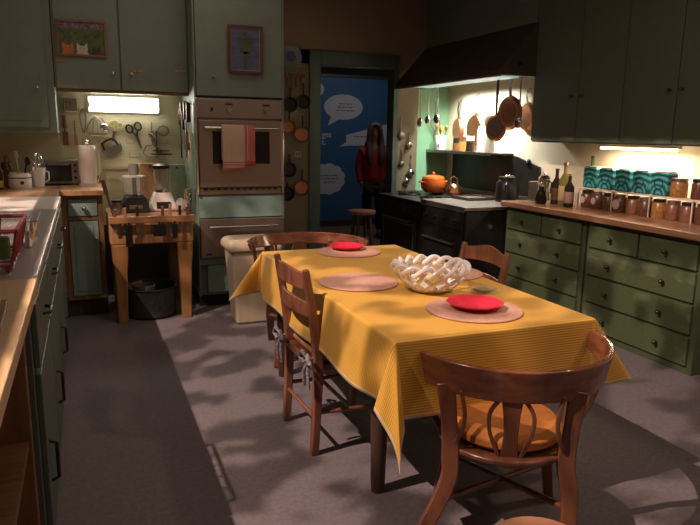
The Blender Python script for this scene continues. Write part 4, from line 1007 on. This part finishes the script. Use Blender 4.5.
# bottles
def bottle(label, y, h, r, m, lm, cm=IRON, x=3.60):
    q = thing('bottle', label, 'bottle', (x, y, .886))
    MB().lathe([(0, 0), (r, 0), (r, h * .58), (r * .35, h * .76), (r * .33, h * .94), (0, h * .94)]).out('glass', m, q, smooth=True)
    MB().lathe([(r + .0006, h * .12), (r + .0012, h * .13), (r + .0012, h * .45), (r + .0006, h * .46)], caps=False).out('label', lm, q, smooth=True)
    MB().cyl((0, 0, h * .94), (0, 0, h), r * .4).out('cap', cm, q, smooth=True)
bottle('dark slim bottle nearest the steel coffee pot', 4.345, .29, .040, DARKGL, BRN)
bottle('yellow-green oil bottle with a pale cap beside the rack', 4.245, .345, .046, mat('oil_glass', (.26, .24, .07), .1, 0, .1, trans=.35), mat('oil_label', (.45, .38, .16), .5), BRASS)
bottle('short dark bottle with a pinkish label in front of the rack', 4.14, .26, .038, DARKGL, mat('pink_label', (.35, .20, .16), .6), BRASS, 3.56)
bottle('tall green glass bottle behind the short dark one', 4.205, .40, .036, GREENGL, mat('green_label', (.06, .14, .06), .5), IRON, 3.83)
t = thing('coffee_pot', 'shiny ribbed steel coffee pot on the worktop near the range', 'coffee pot', (3.60, 4.50, .888))
MB().lathe([(0, .01), (.062, .01), (.062, .02), (.048, .12), (.05, .20), (.046, .20), (.044, .12), (0, .02)], seg=10).out('body', CHROME, t)
MB().lathe([(0, .20), (.052, .20), (.03, .225), (0, .23)], seg=10).ball((0, 0, .24), .011).out('lid', CHROME, t)
MB().tube([(.0, -.05, .18), (.0, -.095, .17), (.0, -.085, .08)], .008).out('handle', BLACKP, t, smooth=True)
MB().cyl((0, .045, .16), (0, .075, .20), .015, .008).out('spout', CHROME, t, smooth=True)
tag(MB().lathe([(0, 0), (.10, 0), (.11, .008), (.10, .011), (0, .009)], (3.59, 4.50, .8855)).out('tray', STEEL, smooth=True), 'round steel tray under the ribbed coffee pot', 'tray') if 0 else None
t = thing('tin_box', 'dull square grey tin left of the coffee pot', 'tin', (3.63, 4.63, .886)); B(-.05, .05, -.055, .055, 0, .145).out('body', STEELD, t, .006); B(-.052, .052, -.057, .057, .145, .165).out('lid', STEELD, t, .004)
t = thing('cruet', 'dark glass cruet between coffee pot and the bottles', 'cruet', (3.50, 4.405, .886))
MB().lathe([(0, 0), (.04, 0), (.05, .03), (.035, .09), (.018, .12), (.022, .14), (0, .14)]).out('body', DARKGL, t, smooth=True); MB().ball((0, 0, .155), .018).out('stopper', GLASS, t, smooth=True)
t = thing('wall_hook_light', 'small dark gadget fixed to the wall under the cabinet end', 'gadget', (WR - .001, 5.13, 1.19)); MB().ball((-.025, 0, 0), .032, (.7, 1, 1)).out('body', IRON, t, smooth=True); MB().ball((-.048, 0, .01), .009).out('tip', CHROME, t, smooth=True)

# ------------------------------------------------------------------ table and cloth
TX0, TX1, TY0, TY1, TZ = .945, 1.80, 1.90, 3.67, .738
t = thing('dining_table', 'long dining table with dark legs under the yellow cloth', 'table', ((TX0 + TX1) / 2, (TY0 + TY1) / 2, 0))
hx, hy = (TX1 - TX0) / 2, (TY1 - TY0) / 2
B(-hx, hx, -hy, hy, TZ - .03, TZ - .002).out('tabletop', CHAIRW, t, .005)
b = MB()
b.box(-hx + .10, hx - .10, hy - .09, hy - .07, TZ - .10, TZ - .03)
for s in (-1, 1): b.box(s * (hx - .08) - .01, s * (hx - .08) + .01, -hy + .34, hy - .10, TZ - .10, TZ - .03)
b.out('apron', DARKW, t)
for sx in (-1, 1):
    for sy in (-1, 1):
        yy = sy * hy + (-.10 if sy > 0 else .30)
        MB().lathe([(0, 0), (.026, 0), (.03, .05), (.036, .4), (.045, TZ - .12), (.045, TZ - .03), (0, TZ - .03)], (sx * (hx - .09), yy, 0)).out('leg', DARKW, t, smooth=True)
# cloth
DR = .245
NX, NY = 84, 150
W, L = TX1 - TX0, TY1 - TY0
us = [-DR + (W + 2 * DR) * i / NX for i in range(NX + 1)]; vs = [-.285 + (L + DR + .285) * j / NY for j in range(NY + 1)]
us = sorted(set([round(u, 4) for u in us] + [-.012, 0., .012, W - .012, W, W + .012, -DR + .014, W + DR - .014]))
vs = sorted(set([round(v, 4) for v in vs] + [-.012, 0., .012, L - .012, L, L + .012, -.285 + .014, L + DR - .014]))
CF = {(-1, -1): (.035, -.06), (1, -1): (.21, .03), (-1, 1): (-.20, -.05), (1, 1): (.12, .10)}
me = bpy.data.meshes.new('tablecloth'); verts = []; faces = []; uvc = []
def smooth(a): a = max(0, min(1, a)); return a * a * (3 - 2 * a)
for v in vs:
    for u in us:
        dx = max(0, -u, u - W); dy = max(0, -v, v - L); sx = -1 if u < 0 else 1; sy = -1 if v < 0 else 1
        bx = min(max(u, 0), W); by = min(max(v, 0), L)
        r = math.hypot(dx, dy); nc = smooth((W * .5 - u) / W * 2) * smooth((.6 - v) / .6)
        if r == 0:
            p = (bx, by, .0006 * math.sin(u * 7) * math.sin(v * 5))
        elif dx > 0 and dy > 0:
            ph = math.atan2(dy, dx); wt = math.sin(2 * ph) ** 2; fx, fy = CF[(sx, sy)]
            q = r / (DR * 1.414)
            o = .008 + (.012 if (sx, sy) != (-1, -1) else .095) * q
            fold = .014 * math.sin(ph * 8) * q
            px = bx + sx * math.cos(ph) * o + fx * wt * q + fold * sx * math.sin(ph)
            py = by + sy * math.sin(ph) * o + fy * wt * q + fold * sy * math.cos(ph)
            hr = math.hypot(fx * wt * q, fy * wt * q)
            p = (px, py, -math.sqrt(max(r * r - hr * hr, 0)) * (.97 if (sx, sy) != (-1, -1) else .97 + .16 * wt))
        elif dx > 0:
            e = min(v, L - v); wv = .010 * math.sin(v * 9 + sx) * dx / DR * smooth(e * 4); o = .006 + .03 * dx / DR * smooth(e * 4) + .012 * dx / DR
            p = (bx + sx * (min(dx, o) + wv), by, -max(0, dx - .003))
        else:
            e = min(u, W - u); wv = .008 * math.sin(u * 15) * dy / DR * smooth(e * 4); o = .006 + .012 * dy / DR
            p = (bx, by + sy * (min(dy, o) + wv), -max(0, dy - .003))
        verts.append((p[0] - W / 2, p[1] - L / 2, p[2])); uvc.append((u, v))
nu = len(us)
for j in range(len(vs) - 1):
    for i in range(nu - 1): faces.append((j * nu + i, j * nu + i + 1, (j + 1) * nu + i + 1, (j + 1) * nu + i))
me.from_pydata(verts, [], faces); me.materials.append(CLOTH); me.materials.append(HEM)
uvl = me.uv_layers.new(name='UVMap')
for p in me.polygons:
    p.use_smooth = True
    for li in p.loop_indices: uvl.data[li].uv = uvc[me.loops[li].vertex_index]
    j, i = divmod(p.index, nu - 1)
    if i == 0 or i == nu - 2 or j == 0 or j == len(vs) - 2: p.material_index = 1
tc = bpy.data.objects.new('tablecloth', me); COL.objects.link(tc); tc.location = (TX0 + W / 2, TY0 + L / 2, TZ + .003)
s_ = tc.modifiers.new('s', 'SOLIDIFY'); s_.thickness = .0025; s_.offset = 1
tag(tc, 'yellow ribbed tablecloth with pale hem hanging over the dining table', 'tablecloth')
ZC_ = TZ + .0075
# placemats
for x, y, r, lab in ((1.165, 2.745, .185, 'round tan placemat lying empty at the left side of the table'), (1.415, 2.145, .19, 'round tan placemat under the nearer red plate'), (1.42, 3.50, .185, 'round tan placemat under the farther red plate'), (1.67, 2.80, .18, 'round tan placemat half hidden behind the white bowl')):
    tag(MB().lathe([(0, 0), (r, 0), (r + .002, .003), (r, .006), (0, .006)], seg=56).out('placemat', MATT, smooth=True, loc=(x, y, ZC_)), lab, 'placemat', 'round placemats')
def plate(x, y, r, lab, rot):
    t = thing('plate', lab, 'plate', (x, y, ZC_ + .0065), rot)
    MB().lathe([(0, 0), (r * .6, 0), (r * .62, .004), (r * .97, .021), (r, .026), (r * .96, .025), (r * .62, .009), (0, .006)], seg=10).out('dish', RED, t, .001)
plate(1.425, 2.155, .118, 'red faceted plate on the nearer placemat by the armchair', R(9)); plate(1.43, 3.56, .108, 'red plate at the far end of the table by the far armchair', R(0))
# woven white bowl
t = thing('lattice_bowl', 'white openwork ceramic bowl with a twisted rim in the table centre', 'bowl', (1.418, 2.515, ZC_))
Rr, Rb, Hh = .158, .085, .105
def rad(f): return Rb + (Rr - Rb) * math.sin(f * PI / 2) ** .9
MB().lathe([(0, 0), (Rb, 0), (Rb + .012, .012), (Rb + .006, .02), (Rb * .9, .012), (0, .01)], seg=40).out('base', CERAM, t, smooth=True)
n = 11
for sg, nm in ((1, 'strands'), (-1, 'strands')):
    b = MB()
    for k in range(n):
        pts = []
        for j in range(9):
            f = j / 8; a = 2 * PI * (k / n) + sg * f * .75; r = rad(f) + sg * .004
            pts.append((r * math.cos(a), r * math.sin(a), .012 + (Hh - .018) * f))
        b.tube(pts, .0085, 8)
    b.out(nm, CERAM, t, smooth=True)
b = MB()
for ph in (0, PI):
    b.tube([((Rr + .015 * math.cos(8 * a + ph)) * math.cos(a), (Rr + .015 * math.cos(8 * a + ph)) * math.sin(a), Hh + .017 * math.sin(8 * a + ph)) for a in [2 * PI * k / 192 for k in range(192)]], .0105, 8, True)
b.out('twisted_rim', CERAM, t, smooth=True)
t = thing('lemon', 'yellow lemon lying inside the white lattice bowl', 'lemon', (1.463, 2.55, ZC_ + .015))
MB().ball((0, 0, .032), .032, (1.3, 1, 1)).ball((.042, 0, .032), .010).out('fruit', mat('lemon', (.65, .48, .08), .5), t, smooth=True)
t = thing('glass_saucer', 'small clear glass saucer beside the white bowl', 'saucer', (1.625, 2.40, ZC_)); MB().lathe([(0, 0), (.035, 0), (.06, .016), (.058, .018), (.033, .004), (0, .004)]).out('dish', GLASS, t, smooth=True)

# ------------------------------------------------------------------ chairs
def arc(th, r, c, z): return (r * math.sin(th), c - r * math.cos(th), z)
def armchair(label, loc, rz, ztop=.70, band=.115, cushion=None, amax=112):
    t = thing('armchair', label, 'chair', loc, rz, None)
    c0, r0 = .158, .370; zs = .395; k = ztop / .70
    # bent rail
    b = MB(); rings = []; n = 40
    for i in range(n + 1):
        th = R(-amax + 2 * amax * i / n); e = abs(th) / R(amax)
        h = band * (1 - .42 * max(0, e - .45) / .55 ); zt = ztop
        ro = r0 + .008 * (1 - e)
        P = [(ro + .012, zt), (ro - .008, zt + .003), (ro - .030, zt - h * .96), (ro - .008, zt - h)]
        if i in (0, n): P = [(r0 - .006 + (a - r0) * .5, z) for a, z in P]
        rings.append([arc(th, a, c0, z) for a, z in P])
    b.loops(rings); b.out('bent_rail', RAILW, t, .006, True)
    # seat
    MB().loops([[(.235 * sx, c0 - .02 - .02 + .235 * sy * 1.0, z) if 0 else (r * math.cos(a), r * math.sin(a) * .98, z) for a in [2 * PI * q / 36 for q in range(36)]] for z, r in ((zs - .035, .215), (zs - .02, .235), (zs - .005, .235), (zs, .22))]).out('seat', CHAIRD, t, .004, True)
    # stiles running into rear legs
    zb = ztop - band + .01
    for s in (-1, 1):
        MB().sweep([(s * .215, -.135, zb + .02), (s * .20, -.15, .50), (s * .19, -.155, zs - .03), (s * .205, -.185, .25), (s * .265 - .085, -.315, .0)], [.065, .055, .06, .055, .045], [.028, .028, .032, .03, .03], (0, 1, 0)).out('rear_leg', CHAIRD, t, .005, True)
        MB().sweep([(s * .335, .04, zb + .05), (s * .30, .06, .50), (s * .225, .03, zs - .02)], [.04, .03, .035], .022, (1, 0, 0)).out('arm_support', CHAIRD, t, .004, True)
        MB().sweep([(s * .16, .13, zs - .03), (s * .19, .18, .2), (s * .22, .24, 0)], [.045, .04, .035], .04, (0, 1, 0)).out('front_leg', CHAIRD, t, .005, True)
        b = MB(); b.sweep([(s * .165, -.17, zb + .01), (s * .15, -.18, .53), (s * .155, -.18, .47), (s * .175, -.17, .42)], .014, .014, (0, 1, 0)); b.out('side_slat', CHAIRD, t, .003, True)
    # splat
    b = MB(); b.sweep([(0, -.195, zb + .01), (0, -.198, .54), (0, -.200, .47), (0, -.195, zs - .002)], [.075, .055, .045, .06], .014, (0, 1, 0)); b.out('splat', CHAIRD, t, .003, True)
    for s in (-1, 1):
        b = MB(); b.sweep([(s * .030, -.197, zb + .01), (s * .066, -.197, .555), (s * .072, -.198, .51), (s * .062, -.198, .46), (s * .035, -.196, zs)], .013, .013, (0, 1, 0)); b.out('bowed_slat', CHAIRD, t, .002, True)
    # crossing stretchers
    for s in (-1, 1):
        MB().cyl((s * .21, -.195, .22), (-s * .19, .185, .19), .012).out('stretcher', CHAIRD, t, smooth=True)
    if cushion:
        MB().loops([[(r * math.cos(a), .0 + r * math.sin(a), z) for a in [2 * PI * q / 36 for q in range(36)]] for z, r in ((zs + .001, .17), (zs + .02, .20), (zs + .045, .20), (zs + .068, .175), (zs + .075, .10))]).out('cushion', cushion, t, .004, True)
    return t
armchair('glossy brown armchair with orange cushion in the near foreground', (1.34, 1.80, 0), R(-30), cushion=CORKP)
armchair('brown curved-rail armchair at the far head of the table', (1.285, 3.925, 0), R(180 - 8), ztop=.775, band=.075, cushion=TAN, amax=96)

def ladder_chair(label, loc, rz, cush=True, crest=.0, wood_=CHAIRW, ztop=.86):
    t = thing('dining_chair', label, 'chair', loc, rz); zs = .425; hw = .195; bend = -.045
    k = ztop - zs
    for s in (-1, 1):
        MB().sweep([(s * hw, 0, 0), (s * hw, .012, zs * .6), (s * hw, .015, zs), (s * hw, -.005, zs + k * .45), (s * (hw + .004), bend, ztop)], [.036, .038, .040, .034, .028], [.036, .038, .042, .036, .026], (0, 1, 0)).out('rear_post', wood_, t, .005, True)
        MB().cyl((s * .205, .375, 0), (s * .20, .36, zs - .02), .014, .021).out('front_leg', wood_, t, smooth=True)
        MB().cyl((s * .198, .02, .20), (s * .203, .37, .19), .010).out('side_stretcher', wood_, t, smooth=True)
    for z, y0, y1 in ((.185, .19, .19),): MB().cyl((-.20, y0, z + .0), (.20, y1, z), .010).out('cross_stretcher', wood_, t, smooth=True)
    MB().cyl((-.20, .372, .26), (.20, .372, .26), .010).out('front_stretcher', wood_, t, smooth=True)
    MB().cyl((-.19, .008, .17), (.19, .008, .17), .009).out('rear_stretcher', wood_, t, smooth=True)
    def slat(zc, h, y, hump):
        b = MB(); rings = []; n = 16
        for i in range(n + 1):
            f = -1 + 2 * i / n; yy = y - .030 * (1 - f * f); up = h / 2 + hump * math.cos(f * PI / 2) ** 2; dn = h / 2 - hump * .3 * math.cos(f * PI / 2)
            rings.append([(f * (hw - .01), yy - .007, zc + up), (f * (hw - .01), yy + .007, zc + up), (f * (hw - .01), yy + .007, zc - dn), (f * (hw - .01), yy - .007, zc - dn)])
        b.loops(rings); return b
    slat(ztop - .055, .075, bend + .004, crest).out('crest_rail', wood_, t, .003, True)
    slat(ztop - .185, .065, bend * .4, .008).out('back_slat', wood_, t, .003, True)
    b = MB().prism([(-hw, .0), (hw, .0), (hw + .025, .39), (-hw - .025, .39)], 'z', zs - .035, zs); b.out('seat', wood_, t, .006)
    if cush:
        q = MB().loops([[(sx * w, .20 + sy * d, z) for sx, sy in ((-1, -1), (-.5, -1.04), (.5, -1.04), (1, -1), (1.05, 0), (1, 1), (-1, 1), (-1.05, 0))] for z, w, d in ((zs + .002, .165, .15), (zs + .015, .185, .17), (zs + .035, .185, .17), (zs + .05, .15, .14))]).out('cushion', TAN, t, .008, True)
        TI = mat('checked_tie', (.22, .20, .21), .9, 0, .75, 90)
        for s in (-1, 1):
            b = MB(); x = s * .19
            for d in (-1, 1):
                b.tube([(x, -.028, zs + .03), (x + d * .035, -.045, zs + .06), (x + d * .06, -.045, zs + .03), (x + d * .03, -.04, zs + .01), (x, -.028, zs + .03)], [.004, .010, .012, .008, .004], 8)
                b.tube([(x, -.028, zs + .03), (x + d * .025, -.04, zs - .03), (x + d * .03, -.035, zs - .10)], [.005, .009, .007], 8)
            b.tube([(x * .95, .05, zs + .02), (x, -.02, zs + .03)], .006, 6)
            b.out('tie', TI, q, smooth=True)
    return t
ladder_chair('brown wooden chair with tied cushion at the left side of table', (.885, 2.775, 0), R(-88), crest=.012)
ladder_chair('brown wooden chair with a humped crest beyond the table on the right', (1.985, 2.995, 0), R(92), cush=False, crest=.028, ztop=.825)
# round foreground stool
stool('stool', 'low round wooden stool at the bottom edge beside the armchair', (1.015, 1.175, 0), .42, .13, wood('pale_stool_wood', (.45, .22, .12), .7), CHAIRW)

# ------------------------------------------------------------------ lights
def area(name, loc, rot, sx, sy, e, c):
    l = bpy.data.lights.new(name, 'AREA'); l.shape = 'RECTANGLE'; l.size = sx; l.size_y = sy; l.energy = e; l.color = c
    o = bpy.data.objects.new(name, l); COL.objects.link(o); o.location = loc; o.rotation_euler = rot; return o
def spot(name, loc, target, e, c, ang=60, size=.05, blend=.3):
    l = bpy.data.lights.new(name, 'SPOT'); l.energy = e; l.color = c; l.spot_size = R(ang); l.spot_blend = blend; l.shadow_soft_size = size
    o = bpy.data.objects.new(name, l); COL.objects.link(o); o.location = loc
    o.rotation_euler = (Vector(target) - Vector(loc)).to_track_quat('-Z', 'Y').to_euler(); return o
WARM = (1, .66, .42)
area('tube_lamp', (.345, 5.88, 1.63), (R(-60), 0, 0), .5, .08, 5, (1, .93, .78))
hl = area('hood_lamp', (3.60, 5.86, 1.90), (0, R(-20), 0), .10, .9, 32, (1, 1, .90)); hl.data.spread = R(135)
area('counter_lamp', (3.78, 3.70, 1.33), (0, 0, 0), .06, .7, 10, (1, .72, .48))
# theatre spotlight with a leaf-pattern gobo, hung beyond the low left wall
key = spot('window_key', (-2.95, 1.75, 5.6), (1.3, 1.9, .6), 2200, (1, .71, .60), 76, .03, .3)
l = key.data; l.use_nodes = True; nt = l.node_tree
em = nt.nodes['Emission']; tcn = nt.nodes.new('ShaderNodeTexCoord'); mp = nt.nodes.new('ShaderNodeMapping')
no = nt.nodes.new('ShaderNodeTexNoise'); no.inputs['Scale'].default_value = 30; no.inputs['Detail'].default_value = 1.5
nt.links.new(tcn.outputs['Normal'], mp.inputs[0]); nt.links.new(mp.outputs[0], no.inputs[0])
rp = nt.nodes.new('ShaderNodeValToRGB'); e = rp.color_ramp.elements; e[0].position = .47; e[0].color = (.30, .30, .30, 1); e[1].position = .54; e[1].color = (1, 1, 1, 1)
nt.links.new(no.outputs[0], rp.inputs[0]); nt.links.new(rp.outputs[0], em.inputs['Strength'])
area('room_fill', (2.0, 1.4, 2.9), (0, 0, 0), 1.6, 3.0, 16, (1, .76, .66))
area('room_fill', (.6, 4.4, 2.9), (0, 0, 0), 1.6, 1.0, 6.5, (1, .76, .6))
spot('table_spot', (2.9, 1.2, 2.85), (1.4, 2.7, .74), 62, (1, .70, .45), 55, .05, .8)
area('hall_lamp', (3.9, 8.0, 2.9), (0, 0, 0), .8, .8, 16, (.9, .85, .85)).data.energy = 11
w = bpy.data.worlds.new('w'); S.world = w; w.use_nodes = True
w.node_tree.nodes['Background'].inputs[0].default_value = (.9, .72, .62, 1); w.node_tree.nodes['Background'].inputs[1].default_value = .075

# ------------------------------------------------------------------ camera
H = 1.43; yaw, pitch, roll = R(22.2), R(11.2), R(.9)
cd = bpy.data.cameras.new('camera'); cam = bpy.data.objects.new('camera', cd); COL.objects.link(cam)
fw = Vector((math.sin(yaw) * math.cos(pitch), math.cos(yaw) * math.cos(pitch), -math.sin(pitch)))
r_ = Vector((math.cos(yaw), -math.sin(yaw), 0)); u_ = r_.cross(fw)
Rv = r_ * math.cos(roll) + u_ * math.sin(roll); Uv = -r_ * math.sin(roll) + u_ * math.cos(roll)
cam.matrix_world = Matrix(((Rv.x, Uv.x, -fw.x, 0), (Rv.y, Uv.y, -fw.y, 0), (Rv.z, Uv.z, -fw.z, H), (0, 0, 0, 1)))
cd.sensor_width = 36; cd.lens = 36 * 650 / 700; cd.clip_start = .02
S.camera = cam
S.view_settings.view_transform = 'Standard'; S.view_settings.look = 'None'; S.view_settings.gamma = 1; S.view_settings.exposure = 0; S.view_settings.use_curve_mapping = False
